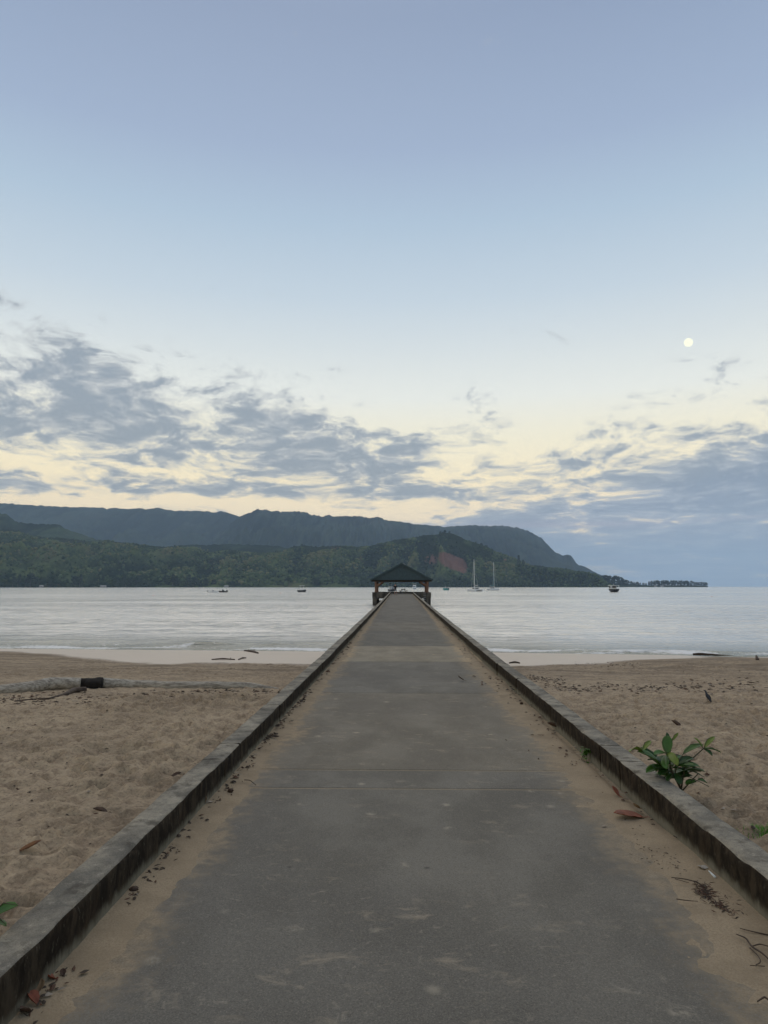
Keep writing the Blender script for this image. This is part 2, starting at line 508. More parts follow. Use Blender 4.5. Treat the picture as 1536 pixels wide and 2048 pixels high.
def beach_side(sgn):
    kx = XL - KW if sgn < 0 else XR + KW
    near = np.arange(0, 7.0, .034)
    d = [7.0]; s = .04
    while d[-1] < 400: d.append(d[-1] + s); s *= 1.035
    offs = np.concatenate([near, d])
    xs = kx + sgn * (offs - .02)
    xs = np.sort(xs)
    ys = [2.2]; s = .03
    while ys[-1] < 420:
        ys.append(ys[-1] + s)
        s = .03 if ys[-1] < 7 else s * (1.006 if ys[-1] < 36 else 1.08)
    back = [2.2 - 1.3 ** k * .1 for k in range(1, 22)]
    ys = np.array(sorted(back) + ys)
    X, Y = np.meshgrid(xs, ys)
    Z = beach_base(X, Y)
    we = wet_edge(X) + 1.6 * fbm(X * .35, Y * .2, 11, 4) + .25 * fbm(X * 2.5, Y * 2.5, 12, 2)
    wet = np.clip((Y - we) / 1.1 + .5, 0, 1)
    rough = (1 - wet) * np.clip(.85 + 1.0 * fbm(X * .28 + 4, Y * .28, 15, 3), .45, 1.35)
    # trampled sand: soft mounds, then footprints
    Z += rough * np.interp(Y, [5, 14], [1, .75]) * (.026 * fbm(X * 1.6, Y * 1.6, 21, 3) + .026 * fbm(X * 6.5, Y * 6.5, 24, 3) + .020 * fbm(X * 14, Y * 14, 27, 2))
    r = np.random.default_rng(5 + sgn)
    n = 7000
    yy = 2.2 + 26 * r.random(n) ** 1.6
    half = 1.0 + yy * .72
    xx = kx + sgn * (.18 + (half) * r.random(n))
    for i in range(n):
        a = r.random() * math.pi
        L, W = r.uniform(.07, .14), r.uniform(.035, .06)
        dep = r.uniform(.012, .034)
        i0, i1 = np.searchsorted(xs, (xx[i] - .4, xx[i] + .4))
        j0, j1 = np.searchsorted(ys, (yy[i] - .4, yy[i] + .4))
        if i1 - i0 < 2 or j1 - j0 < 2: continue
        dx_, dy_ = X[j0:j1, i0:i1] - xx[i], Y[j0:j1, i0:i1] - yy[i]
        u = (dx_ * math.cos(a) + dy_ * math.sin(a)) / L
        v = (-dx_ * math.sin(a) + dy_ * math.cos(a)) / W
        q = u * u + v * v
        Z[j0:j1, i0:i1] += rough[j0:j1, i0:i1] * dep * (-np.exp(-q * 1.1) + .55 * np.exp(-((np.sqrt(q) - 1.55) / .5) ** 2))
    # pits and hollows the photograph shows
    for px, py, rx, ry, dp in ([(230, 1508, .34, .20, .10), (470, 1402, .45, .3, .10), (345, 1550, .12, .12, .05)] if sgn < 0
                               else [(1480, 1330, 1.2, .8, .08), (1140, 1420, .3, .2, .04)]):
        c = hit(px, py, lambda x, y: beach_base(x, y))
        q = ((X - c.x) / rx) ** 2 + ((Y - c.y) / ry) ** 2
        Z += dp * (-np.exp(-q) + .6 * np.exp(-((np.sqrt(q) - 1.7) / .5) ** 2))
    if sgn > 0:     # sand washed out behind the right kerb by the plant
        q = ((X - kx - .02) / .10) ** 2 + ((Y - 5.2) / 1.0) ** 2
        Z -= .13 * np.exp(-q)
    Z -= .05 * np.exp(-np.abs(X - kx) / .05)
    Z = np.minimum(Z, np.where(np.abs(X - kx) < .06, deck_z(Y) + KH - .03, 99))
    me = grid_mesh('sand_beach', X, Y, Z, {'wet': wet})
    o = link('sand_beach', me, SAND)
    tag(o, kind='structure')
    return o, xs, ys, Z
_bl = beach_side(-1)
_br = beach_side(1)
def sand_h(x, y):
    o, xs, ys, Z = _bl if x < 0 else _br
    i = int(np.clip(np.searchsorted(xs, x), 1, len(xs) - 1)); j = int(np.clip(np.searchsorted(ys, y), 1, len(ys) - 1))
    return float(Z[j - 1:j + 1, i - 1:i + 1].mean())
# sand carried on beneath the pier
xs = np.linspace(XL - KW + .01, XR + KW - .01, 14); ys = np.arange(-20, 60, .8)
X, Y = np.meshgrid(xs, ys)
Z = np.minimum(beach_base(X, Y) - .1, deck_z(Y) - .36)
o = link('sand_under_pier', grid_mesh('sand_under_pier', X, Y, Z, {'wet': np.clip((Y - 20) / 3, 0, 1)}), SAND)
tag(o, kind='structure')

# ------------------------------------------------------------------ sea
xs = np.arange(-46, 46.01, .38)
e = [46.6]; s = .5
while e[-1] < 32000: e.append(e[-1] + s); s *= 1.085
xs = np.concatenate([-np.array(e[::-1]), xs, e])
ys = np.arange(24, 110, .30); y_ = [110.4]; s = .35
while y_[-1] < 32000: y_.append(y_[-1] + s); s *= 1.055
ys = np.concatenate([ys, y_])
X, Y = np.meshgrid(xs, ys)
depth = -beach_base(X, Y)
fade = np.clip(depth / .8, 0, 1) * np.exp(-np.maximum(Y - 60, 0) / 160) * np.exp(-np.maximum(np.abs(X) - 40, 0) / 60)
Z = fade * (.07 * fbm(X * .16, Y * .45, 41, 3) + .06 * fbm(X * .55, Y * 1.3, 44, 2))
Z += .015 * np.sin((Y + .6 * fbm(X * .1, Y * .1, 46, 2) * 6) * .9) * fade
FACE = np.zeros_like(X)
def breaker(x0, wx, y0, wy, a):
    global Z
    yy = Y - y0 - .25 * np.sin(X * .35)
    e_ = np.exp(-((X - x0) / wx) ** 2) * np.exp(-np.where(yy < 0, (yy / (wy * .45)) ** 2, (yy / wy) ** 2))
    Z += a * e_
    FACE[:] = np.maximum(FACE, np.clip(e_ * a * 7 * (yy < wy * .25), 0, 1))
breaker(-10.2, 1.9, 36.6, .9, .26)
breaker(-6.6, 1.5, 37.1, .8, .15)
breaker(-4.4, 2.2, 38.3, 1.0, .12)
breaker(-19, 5, 40.0, 1.2, .10)
breaker(12.5, 4.5, 34.2, .9, .13)
breaker(16.0, 3.2, 31.8, .8, .11)
foam = np.exp(-np.abs(depth - .06) / .085) * (.70 + .75 * fbm(X * .45, Y * .9, 48, 4))
foam = np.maximum(foam, .45 * np.exp(-((Y - 36.0 - .3 * np.sin(X * .5)) / .5) ** 2) * np.clip(fbm(X * .4, X * .11, 51, 2) + .3, 0, 1))
o = link('sea', grid_mesh('sea', X, Y, Z, {'foam': np.clip(foam * .85, 0, 1), 'shallow': np.clip(np.maximum(1 - depth / .5, FACE), 0, 1)}), SEA)
tag(o, kind='structure')

# ------------------------------------------------------------------ hills and mountains across the bay
def sil(points, pxs):
    p = np.array(points, float)
    return np.interp(pxs, p[:, 0], p[:, 1])
HORIZ = 1173.0
def terrain(name, pts, px0, px1, n, d_front, d_ridge, m, amp, flute, rows, seed, rock=0.0, scar=False, prof=1.0, dfun=None):
    """a ridge with a front slope and a back slope; the crest line follows the list of pixel/height pairs"""
    pxs = np.linspace(px0, px1, n)
    H = (HORIZ - sil(pts, pxs)) / FPX
    t = np.concatenate([np.linspace(0, 1, rows), 1 + np.linspace(.06, 1.0, 14)])
    P, T = np.meshgrid(pxs, t)
    df = np.full_like(pxs, d_front) if dfun is None else dfun(pxs)
    D = df[None, :] + (d_ridge - df[None, :]) * T
    Xw = (P - 801) / FPX * D
    hr = (H * d_ridge)[None, :] + EYE
    up = np.where(T <= 1, np.clip(T, 0, 1) ** prof, np.maximum(1 - (T - 1) * 1.05, -.02))
    base = hr * up
    bell = np.where(T <= 1, np.sin(np.pi * np.clip(T, 0, 1) ** .8) ** .8, np.clip((T - 1) * 2, 0, .6))
    sc = 1.0 / (hr.mean() * 1.1)
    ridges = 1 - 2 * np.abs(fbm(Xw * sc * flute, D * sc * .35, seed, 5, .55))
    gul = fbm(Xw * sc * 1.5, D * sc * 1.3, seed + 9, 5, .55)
    Zw = base + bell * amp * hr * (.7 * (ridges - .55) + .6 * gul)
    # keep the crest line the highest point seen, with a little tree-top unevenness
    crest = fbm(P * .22, T * 0 + 3, seed + 20, 4, .6) * hr * rock * np.exp(-((T - 1) / .05) ** 2)
    lim = hr * D / d_ridge * .985
    Zw = np.where(T < .97, np.minimum(Zw, lim * np.where(T < .97, .97, 1)), Zw)
    Zw = Zw + crest
    Zw = np.where(T <= 0.0, -3.0, Zw)
    at_ = {'relief_shade': np.clip(.5 + .75 * gul + .45 * (ridges - .55), 0, 1)}  # drives the shade painted in gullies and the light painted on ridges
    if scar:
        V = HORIZ - (Zw - EYE) / D * FPX
        s1 = np.exp(-(((P - 905) / 31) ** 4 + ((V - 1125 - (P - 905) * .38) / 16) ** 4))
        s2 = .75 * np.exp(-(((P - 862) / 18) ** 2 + ((V - 1120) / 15) ** 2))
        s3 = .8 * np.exp(-(((P - 672) / 14) ** 2 + ((V - 1097) / 4) ** 2))
        s4 = .62 * np.exp(-(((P - 1012) / 12) ** 2 + ((V - 1120) / 6) ** 2))
        at_['scar'] = np.maximum.reduce([s1, s2, s3, s4])
    me = grid_mesh(name, Xw, D, Zw, at_)
    o = link(name, me, m)
    tag(o, kind='structure')
    return Xw, D, Zw, P, T, at_['relief_shade']

FAR_A = [(-900, 985), (-400, 992), (-200, 998), (0, 1004.4), (26, 1006.7), (81, 1010), (130, 1012), (169, 1013), (195, 1013.5), (205, 1016), (218, 1014), (247, 1016.5),
         (267, 1015), (286, 1017), (306, 1014), (325, 1017.4), (345, 1020.7), (384, 1020.4), (410, 1021.7), (426, 1024), (439, 1021.7), (456, 1026), (475, 1032.7), (520, 1045), (620, 1075), (760, 1120), (900, 1168)]
FAR_B = [(380, 1110), (430, 1070), (475, 1033), (494, 1025.6), (514, 1017.4), (537, 1020.7), (576, 1024), (595, 1020.7), (621, 1028.8), (638, 1032), (657, 1030.5), (673, 1032.7),
         (719, 1032), (735, 1036), (755, 1035), (774, 1040), (807, 1045), (836, 1050), (862, 1051), (888, 1054.5), (900, 1054), (926, 1051.6), (945, 1051), (978, 1052.5), (1004, 1051.6),
         (1036, 1056.5), (1059, 1064), (1082, 1077), (1095, 1091.6), (1108, 1105), (1124, 1112.8), (1132, 1109.5), (1140, 1112.8), (1149, 1126), (1154, 1131), (1167, 1134), (1180, 1142), (1200, 1152), (1215, 1164), (1226, 1173)]
MID = [(-900, 1000), (-300, 1010), (-60, 1015), (0, 1026), (13, 1038.6), (26, 1045), (65, 1046.7), (107, 1048), (130, 1060), (156, 1068), (189, 1079), (230, 1090), (300, 1096), (350, 1092), (372, 1089), (410, 1090), (440, 1088), (480, 1089), (520, 1091), (555, 1093), (600, 1100), (700, 1120), (800, 1165)]
NEAR = [(-900, 1030), (-300, 1045), (-80, 1052), (0, 1060), (26, 1061), (52, 1069), (78, 1074), (114, 1074.5), (156, 1081), (189, 1083.5), (208, 1080), (234, 1085), (260, 1086.5), (293, 1091), (319, 1094), (355, 1092),
        (391, 1095.5), (417, 1105), (456, 1099), (488, 1103), (530, 1106), (563, 1103), (582, 1094), (608, 1091), (634, 1094.6), (680, 1092), (712, 1094.6), (738, 1092), (765, 1087), (790, 1080), (817, 1077.6),
        (849, 1071.4), (874, 1069.5), (887, 1065.5), (903, 1067.5), (919, 1074), (935, 1082), (958, 1089), (975, 1095), (991, 1105), (1010, 1110), (1030, 1118), (1043, 1125), (1062, 1131), (1088, 1134), (1114, 1137), (1140, 1141), (1166, 1145), (1183, 1149), (1193, 1155), (1202, 1164), (1212, 1172.5)]
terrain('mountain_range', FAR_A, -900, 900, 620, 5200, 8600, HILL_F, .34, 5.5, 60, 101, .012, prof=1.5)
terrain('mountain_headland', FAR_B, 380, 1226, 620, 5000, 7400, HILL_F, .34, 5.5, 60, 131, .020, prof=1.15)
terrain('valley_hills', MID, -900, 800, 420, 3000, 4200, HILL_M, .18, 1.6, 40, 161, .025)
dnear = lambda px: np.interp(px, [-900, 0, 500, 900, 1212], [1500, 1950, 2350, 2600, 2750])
NX, ND, NZ, NP, NTT, NSHADE = terrain('near_hills', NEAR, -900, 1212, 900, 2000, 3300, HILL_N, .46, 2.4, 110, 191, .018, scar=True, dfun=dnear)
# low spit of land reaching out to the right
SPIT = [(1190, 1162), (1210, 1164), (1240, 1168), (1290, 1170.5), (1380, 1171), (1404, 1172)]
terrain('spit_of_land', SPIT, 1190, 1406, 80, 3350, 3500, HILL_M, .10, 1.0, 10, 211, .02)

# ------------------------------------------------------------------ haze over the bay
hz = MB().box(-36000, 36000, -400, 34000, -16, 1500)
def m_haze():
    m = bpy.data.materials.new('morning_haze')
    m.use_nodes = True
    nt = m.node_tree
    nt.nodes.remove(nt.nodes['Principled BSDF'])
    v = nt.nodes.new('ShaderNodeVolumePrincipled')
    v.inputs['Color'].default_value = (.56, .77, 1.0, 1)
    v.inputs['Density'].default_value = 5.2e-5
    v.inputs['Anisotropy'].default_value = .2
    nt.links.new(v.outputs[0], nt.nodes['Material Output'].inputs['Volume'])
    return m
o = hz.build('haze', m_haze())
tag(o, kind='stuff')

# ------------------------------------------------------------------ moon
def m_moon(t, b):
    n = t.noise(t.obj(), .004, 3, .5)
    b.inputs['Base Color'].default_value = (0, 0, 0, 1)
    t.put(b.inputs['Emission Color'], t.mix(t.ss(n, .4, .65), (1.0, .98, .74), (.90, .92, .72)))
    b.inputs['Emission Strength'].default_value = 1.12
bm = bmesh.new()
bmesh.ops.create_uvsphere(bm, u_segments=48, v_segments=24, radius=60000 * 8.7 / FPX)
me = bpy.data.meshes.new('moon'); bm.to_mesh(me); bm.free()
mo = link('moon', me, mat('moonlight', m_moon), smooth=True)
mo.location = at(1377, 685, 60000)
tag(mo, 'pale yellow full moon high in the clear sky', 'moon')

# ------------------------------------------------------------------ pier materials
def m_deck(t, b):
    p = t.pos()
    x, y, z = t.sep(p)
    tint = t.node('ShaderNodeObjectInfo').outputs['Color']
    n0 = t.noise(p, .45, 3, .5)
    n1 = t.noise(t.mapping(p, (1, .6, 1)), 1.6, 5, .62)
    n2 = t.noise(p, 9.0, 5, .65)
    n3 = t.noise(p, 170.0, 3, .7)
    c = t.mix(t.ss(n1, .36, .66), (.136, .125, .101), (.186, .172, .140))
    c = t.mix(t.m('MULTIPLY', t.ss(n0, .4, .65), .5), c, (.122, .114, .098))
    n4 = t.noise(p, 95.0, 4, .8)
    c = t.mix(t.m('MULTIPLY', t.ss(n4, .50, .68), .55), c, (.07, .062, .05))
    c = t.mix(t.m('MULTIPLY', t.ss(n4, .46, .32), .40), c, (.30, .27, .215))
    c = t.mix(t.m('MULTIPLY', t.ss(n3, .52, .72), .6), c, (.055, .05, .042))
    c = t.mix(t.m('MULTIPLY', t.ss(n3, .46, .30), .45), c, (.34, .31, .25))
    # pale scuffs of sand trodden across the deck
    s1 = t.noise(t.mapping(p, (1, 1.7, 1), rot=(0, 0, .5)), 4.2, 6, .68, .6)
    s2 = t.noise(p, 1.1, 3, .5)
    scuff = t.m('MULTIPLY', t.ss(s1, .54, .74), t.ss(s2, .36, .62))
    c = t.mix(t.m('MULTIPLY', scuff, .60), c, (.36, .30, .215))
    s3 = t.noise(t.mapping(p, (1, 1.3, 1), (8.1, 3.3, 0), (0, 0, -.6)), 9.0, 5, .7, .9)
    c = t.mix(t.m('MULTIPLY', t.m('MULTIPLY', t.ss(s3, .57, .78), t.ss(n0, .40, .58)), .5), c, (.40, .345, .26))
    v = t.node('ShaderNodeTexVoronoi'); v.inputs['Scale'].default_value = 2.3
    t.l.new(p, v.inputs['Vector'])
    blot = t.m('MULTIPLY', t.ss(v.outputs['Distance'], .14, .03), t.ss(n2, .42, .6))
    c = t.mix(t.m('MULTIPLY', blot, .6), c, (.40, .35, .26))
    v2 = t.node('ShaderNodeTexVoronoi'); v2.inputs['Scale'].default_value = 2.7
    t.l.new(t.mapping(p, (1, 1, 1), (5.3, 2.2, 0)), v2.inputs['Vector'])
    c = t.mix(t.m('MULTIPLY', t.m('MULTIPLY', t.ss(v2.outputs['Distance'], .08, .02), t.ss(n2, .5, .6)), .6), c, (.045, .042, .038))
    # sand dust thickening toward both kerbs
    dl = t.m('SUBTRACT', x, XL); dr = t.m('SUBTRACT', XR, x)
    far = t.ss(y, 14.0, 60.0, 1.0, .30)
    nn = t.m('MULTIPLY', far, t.m('ADD', t.m('MULTIPLY', t.m('SUBTRACT', n1, .5), .75), t.m('MULTIPLY', t.m('SUBTRACT', n2, .5), .45)))
    el_ = t.ss(t.m('ADD', dl, nn), t.m('MULTIPLY', far, .60), t.m('MULTIPLY', far, -.02))
    er_ = t.ss(t.m('ADD', dr, nn), t.m('MULTIPLY', far, .84), t.m('MULTIPLY', far, .06))
    dust = t.m('MAXIMUM', el_, er_)
    dust = t.ss(t.m('ADD', dust, t.m('ADD', t.m('MULTIPLY', t.m('SUBTRACT', n4, .5), 1.2), t.m('MULTIPLY', t.m('SUBTRACT', n3, .5), .8))), .18, .82)
    c = t.mix(t.m('MULTIPLY', dust, t.ss(n2, .38, .62, .88, .60)), c, t.mix(t.ss(n4, .4, .65), (.33, .262, .172), (.22, .174, .114)))
    mul = t.mix(1.0, c, tint, 'MULTIPLY')
    t.put(b.inputs['Base Color'], mul)
    b.inputs['Roughness'].default_value = .9
    b.inputs['Specular IOR Level'].default_value = .15
    bump(t, b, t.m('ADD', t.m('MULTIPLY', n3, .5), t.m('MULTIPLY', n2, .8)), .35, .006)
DECK = mat('worn_deck_concrete', m_deck)

def m_kerb_top(t, b):
    p = t.pos()
    n1 = t.noise(p, 2.2, 5, .62)
    n2 = t.noise(p, 16, 5, .65)
    n3 = t.noise(p, 150, 3, .7)
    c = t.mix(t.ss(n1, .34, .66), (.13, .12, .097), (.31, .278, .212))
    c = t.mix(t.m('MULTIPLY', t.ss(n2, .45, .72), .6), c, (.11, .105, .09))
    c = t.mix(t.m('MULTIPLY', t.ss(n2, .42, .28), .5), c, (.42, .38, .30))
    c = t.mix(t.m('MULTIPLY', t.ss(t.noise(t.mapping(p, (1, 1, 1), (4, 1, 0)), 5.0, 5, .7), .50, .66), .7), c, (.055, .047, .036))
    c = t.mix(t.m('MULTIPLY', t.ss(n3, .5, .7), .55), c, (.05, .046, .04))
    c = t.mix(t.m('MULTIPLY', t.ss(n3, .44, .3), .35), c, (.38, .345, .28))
    b.inputs['Specular IOR Level'].default_value = .15
    t.put(b.inputs['Base Color'], c)
    b.inputs['Roughness'].default_value = .9
    bump(t, b, t.m('ADD', n3, n2), .4, .006)
KTOP = mat('weathered_kerb_concrete', m_kerb_top)
def m_kerb_face(t, b):
    p = t.obj()
    x, y, z = t.sep(p)
    n1 = t.noise(t.mapping(p, (1, 1, .45)), 11, 6, .68)
    n2 = t.noise(t.mapping(p, (1, 1, .35)), 45, 4, .7)
    n3 = t.noise(p, 3, 4, .6)
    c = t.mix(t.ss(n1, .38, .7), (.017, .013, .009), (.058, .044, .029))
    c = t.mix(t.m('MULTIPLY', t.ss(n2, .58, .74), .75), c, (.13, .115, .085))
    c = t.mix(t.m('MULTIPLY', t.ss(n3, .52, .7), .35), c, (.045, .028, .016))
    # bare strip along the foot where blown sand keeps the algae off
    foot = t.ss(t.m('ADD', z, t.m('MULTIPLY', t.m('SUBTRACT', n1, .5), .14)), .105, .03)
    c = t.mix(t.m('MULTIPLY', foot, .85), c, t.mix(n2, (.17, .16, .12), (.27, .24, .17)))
    t.put(b.inputs['Base Color'], c)
    b.inputs['Roughness'].default_value = .95
    b.inputs['Specular IOR Level'].default_value = .08
    bump(t, b, t.m('ADD', n1, n2), .6, .008)
KFACE = mat('mould_stained_kerb_face', m_kerb_face)
def m_conc(t, b):
    p = t.pos()
    n1 = t.noise(t.mapping(p, (1, 1, .4)), 1.2, 5, .6)
    n2 = t.noise(p, 12, 4, .6)
    c = t.mix(t.ss(n1, .36, .64), (.03, .026, .021), (.12, .105, .082))
    c = t.mix(t.m('MULTIPLY', t.ss(n2, .5, .7), .6), c, (.03, .027, .024))
    t.put(b.inputs['Base Color'], c)
    b.inputs['Roughness'].default_value = .9
    bump(t, b, n2, .5, .02)
CONC = mat('tide_stained_concrete', m_conc)

# ------------------------------------------------------------------ pier
pier = empty('pier', (0, 0, 0), label='long grey concrete pier walkway with low mould-stained kerbs reaching into the bay', cat='pier')
def yj(py):
    return hit(801, py, lambda x, y: deck_z(y)).y
joints = [-3.0, 1.6, yj(1577), yj(1540), yj(1386), yj(1323), yj(1292)]
for y in (1262, 1245, 1231, 1221.5, 1213.5): joints.append(yj(y))
while joints[-1] < PIER_END - 9: joints.append(joints[-1] + 6.8)
joints.append(PIER_END)
tints = {3: (1.12, 1.08, 1.02), 5: (1.5, 1.42, 1.28), 6: (.94, .95, .95), 7: (1.05, 1.03, 1.0), 4: (1, 1, 1)}
GAP = .015
for i, (a, b_) in enumerate(zip(joints[:-1], joints[1:])):
    n = max(2, int((b_ - a) / .9) + 1)
    ysl = np.linspace(a + GAP, b_ - GAP, n)
    mb = MB()
    sec = []
    for k, y in enumerate(ysl):
        z = float(deck_z(y))
        top = -.006 if k in (0, n - 1) else 0.0
        sec.append([(XL - KW + .015, y, z - .34), (XR + KW - .015, y, z - .34), (XR + KW - .015, y, z + top), (XL - KW + .015, y, z + top)])
        if k in (0, n - 2) and False: pass
    # rounded slab ends: a lip just inside each end
    ends = []
    for y, dy in ((a + GAP, .012), (b_ - GAP, -.012)):
        z = float(deck_z(y + dy))
        ends.append([(XL - KW + .015, y + dy, z - .34), (XR + KW - .015, y + dy, z - .34), (XR + KW - .015, y + dy, z), (XL - KW + .015, y + dy, z)])
    sec = [sec[0], ends[0]] + sec[1:-1] + [ends[1], sec[-1]]
    vs = [v for s in sec for v in s]
    fs = []
    for k in range(len(sec) - 1):
        q = k * 4
        for j in range(4):
            j2 = (j + 1) % 4
            fs.append((q + j, q + 4 + j, q + 4 + j2, q + j2))
    fs.append((0, 1, 2, 3)); fs.append(tuple(len(vs) - 4 + j for j in (3, 2, 1, 0)))
    mb.add(vs, fs)
    o = mb.build('deck_slab', DECK, pier)
    tn = tints.get(i, tuple(1 + random.uniform(-.05, .05) for _ in range(1)) * 3)
    o.color = (*tn, 1)
# sand packed in the open joints
for y in joints[1:-1]:
    z = float(deck_z(y))
    MB().box(XL - .05, XR + .05, y - GAP - .002, y + GAP + .002, z - .05, z - .006).build('joint_filler', DRIFT, pier)

def kerb(xin, sgn, a, b_, seed):
    fine = a < 26
    step = .035 if a < 9 else (.08 if fine else .5)
    n = max(3, int((b_ - a) / step))
    ysl = np.linspace(a + .006, b_ - .006, n)
    r_ = .016
    prof = [(0, -.03), (0, .06), (0, .13), (0, KH - .05), (0, KH - r_), (r_ * .35, KH - r_ * .3), (r_ * 1.1, KH), (.07, KH), (.14, KH), (KW - r_, KH), (KW, KH - r_), (KW, KH - .08), (KW, -.33)]
    P = len(prof)
    yc = (a + b_) / 2
    z0 = float(deck_z(yc))
    Yg = np.repeat(ysl[:, None], P, 1)
    U = np.array([p[0] for p in prof])[None, :].repeat(n, 0)
    V = np.array([p[1] for p in prof])[None, :].repeat(n, 0)
    chip = np.exp(-((np.arange(P) - 5) / 1.2) ** 2)[None, :]
    ed = fbm(Yg * 7, Yg * 0 + seed, seed, 4, .6)
    U2 = U + .012 * fbm(Yg * .7, V * 0 + seed, seed + 7, 2) + .007 * fbm(Yg * 5, V * 9 + seed, seed + 2, 3) + chip * np.maximum(ed, -.25) * .034
    V2 = V + .005 * fbm(Yg * 4, U * 9 + seed, seed + 4, 3) - chip * np.maximum(ed, -.25) * .036
    V2[:, -1] = V[:, -1]; V2[:, 0] = V[:, 0]
    Xw = xin + sgn * U2
    Zw = deck_z(Yg) + V2
    order = slice(None) if sgn > 0 else slice(None, None, -1)
    co = np.stack([Xw, Yg - yc, Zw - z0], -1)
    idx = np.arange(n * P).reshape(n, P)
    q = np.stack([idx[:-1, :-1], idx[:-1, 1:], idx[1:, 1:], idx[1:, :-1]], -1)
    if sgn < 0: q = q[..., ::-1]
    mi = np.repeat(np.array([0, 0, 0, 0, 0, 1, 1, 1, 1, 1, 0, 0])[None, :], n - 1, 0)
    me = bpy.data.meshes.new('kerb_block')
    F = [tuple(f) for f in q.reshape(-1, 4)] + [tuple(idx[0, ::-1] if sgn > 0 else idx[0]), tuple(idx[-1] if sgn > 0 else idx[-1, ::-1])]
    me.from_pydata(co.reshape(-1, 3).tolist(), [], F)
    me.polygons.foreach_set('material_index', mi.ravel().tolist() + [0, 0])
    me.polygons.foreach_set('use_smooth', [True] * (len(F) - 2) + [False] * 2)
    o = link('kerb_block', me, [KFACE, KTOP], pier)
    o.location = (0, yc, z0)
    return o
kj = [-3.0, 1.6, joints[2], joints[3], 9.2, joints[4], 14.2, joints[5], joints[6]] + joints[7:]
for i, (a, b_) in enumerate(zip(kj[:-1], kj[1:])):
    kerb(XL, -1, a, b_, 300 + i)
    kerb(XR, 1, a, b_, 340 + i)

# bents under the walkway
y = 24.0
while y < PIER_END - 3:
    zt = float(deck_z(y)) - .345
    MB().box(XL - .15, XR + .15, y - .25, y + .25, zt - .45, zt, .02).build('cross_beam', CONC, pier)
    for x in (XL + .3, XR - .3):
        MB().tube([(x, y, zt - .45), (x, y, -4.0)], .2, 10).build('pile', CONC, pier, True)
    y += 6.8

# platform at the end of the pier
PCX = .17
PX0, PX1 = PCX - 4.83, PCX + 4.83
PY0, PY1 = PIER_END, PIER_END + 12.5
PZ = float(deck_z(PIER_END))
o = MB().box(PX0, PX1, PY0, PY1, PZ - .30, PZ, .02).build('platform_slab', CONC, pier); o.color = (.55, .53, .5, 1)
MB().box(PX0 + .02, PX1 - .02, PY0 + .03, PY0 + .35, PZ - .80, PZ - .302, .02).build('edge_beam', CONC, pier)
MB().box(PX0 + .02, PX1 - .02, PY1 - .35, PY1 - .03, PZ - .80, PZ - .302, .02).build('edge_beam', CONC, pier)
for x in (PX0 + .02, PX1 - .42):
    MB().box(x, x + .40, PY0 + .352, PY1 - .352, PZ - .80, PZ - .302, .02).build('edge_beam', CONC, pier)
for a in ((PX0 + .01, PX1 - .01, PY1 - .22, PY1 - .01), (PX0 + .01, PX0 + .21, PY0 + .3, PY1 - .222), (PX1 - .21, PX1 - .01, PY0 + .3, PY1 - .222),
          (PX0 + .01, XL - KW - .01, PY0 + .01, PY0 + .22), (XR + KW + .01, PX1 - .01, PY0 + .01, PY0 + .22)):
    MB().box(*a, PZ + .001, PZ + .20, .015).build('platform_kerb', CONC, pier)
for yy in (PY0 + .45, PY0 + 4.3, PY0 + 8.2, PY1 - .45):
    for x in (PX0 + .42, PCX - 1.6, PCX + 1.6, PX1 - .42):
        zt = PZ - .302 if yy not in (PY0 + .45, PY1 - .45) else PZ - .80
        MB().box(x - .36, x + .36, yy - .33, yy + .33, -5.0, zt - .002, .03).build('pile', CONC, pier)
for x in (PX0 + .42, PX1 - .42):
    MB().box(x - .30, x + .30, PY0 + .79, PY1 - .79, .25, .65, .02).build('tie_beam', CONC, pier)
MB().box(PX0 + .8, PX1 - .8, PY1 - .62, PY1 - .28, .2, .6, .02).build('tie_beam', CONC, pier)

# sand blown onto the walkway along both kerbs
def drift(sgn):
    ys_ = np.concatenate([np.arange(-2, 14, .045), np.arange(14, 36, .11), np.arange(36, 84, .5)])
    us = np.linspace(0, 1.3, 44)
    U, Yg = np.meshgrid(us, ys_)
    wmain = (.40 if sgn < 0 else .62) * np.interp(Yg, [0, 30, 55, 80], [1, .8, .5, .1])
    wid = wmain * .55 + .10 * fbm(Yg * .8, U * 0 + (5 if sgn < 0 else 9), 71, 4, .55) + .05 * fbm(Yg * 2.6, U * 2.6, 75, 4, .6)
    h = .036 * (1 - U / np.maximum(wid, .05))
    h = np.where(h > 0, h, h * .35) + .006 * fbm(Yg * 6, U * 6, 77, 3) + .003 * fbm(Yg * 22, U * 22, 79, 2)
    h = np.minimum(h, .045)
    if sgn > 0: h -= .05 * np.exp(-(U / .07) ** 2) * np.clip(fbm(Yg * .6, Yg * 0, 83, 3) + .7, 0, 1)
    h = np.where(U > wmain, -.02, np.maximum(h, -.02))
    Xw = XL + U if sgn < 0 else XR - U
    if sgn > 0:
        Xw, Yg, h = Xw[:, ::-1], Yg[:, ::-1], h[:, ::-1]
    o = link('sand_drift', grid_mesh('sand_drift', Xw, Yg, deck_z(Yg) + h, {}), DRIFT)
    tag(o, kind='structure')
drift(-1); drift(1)

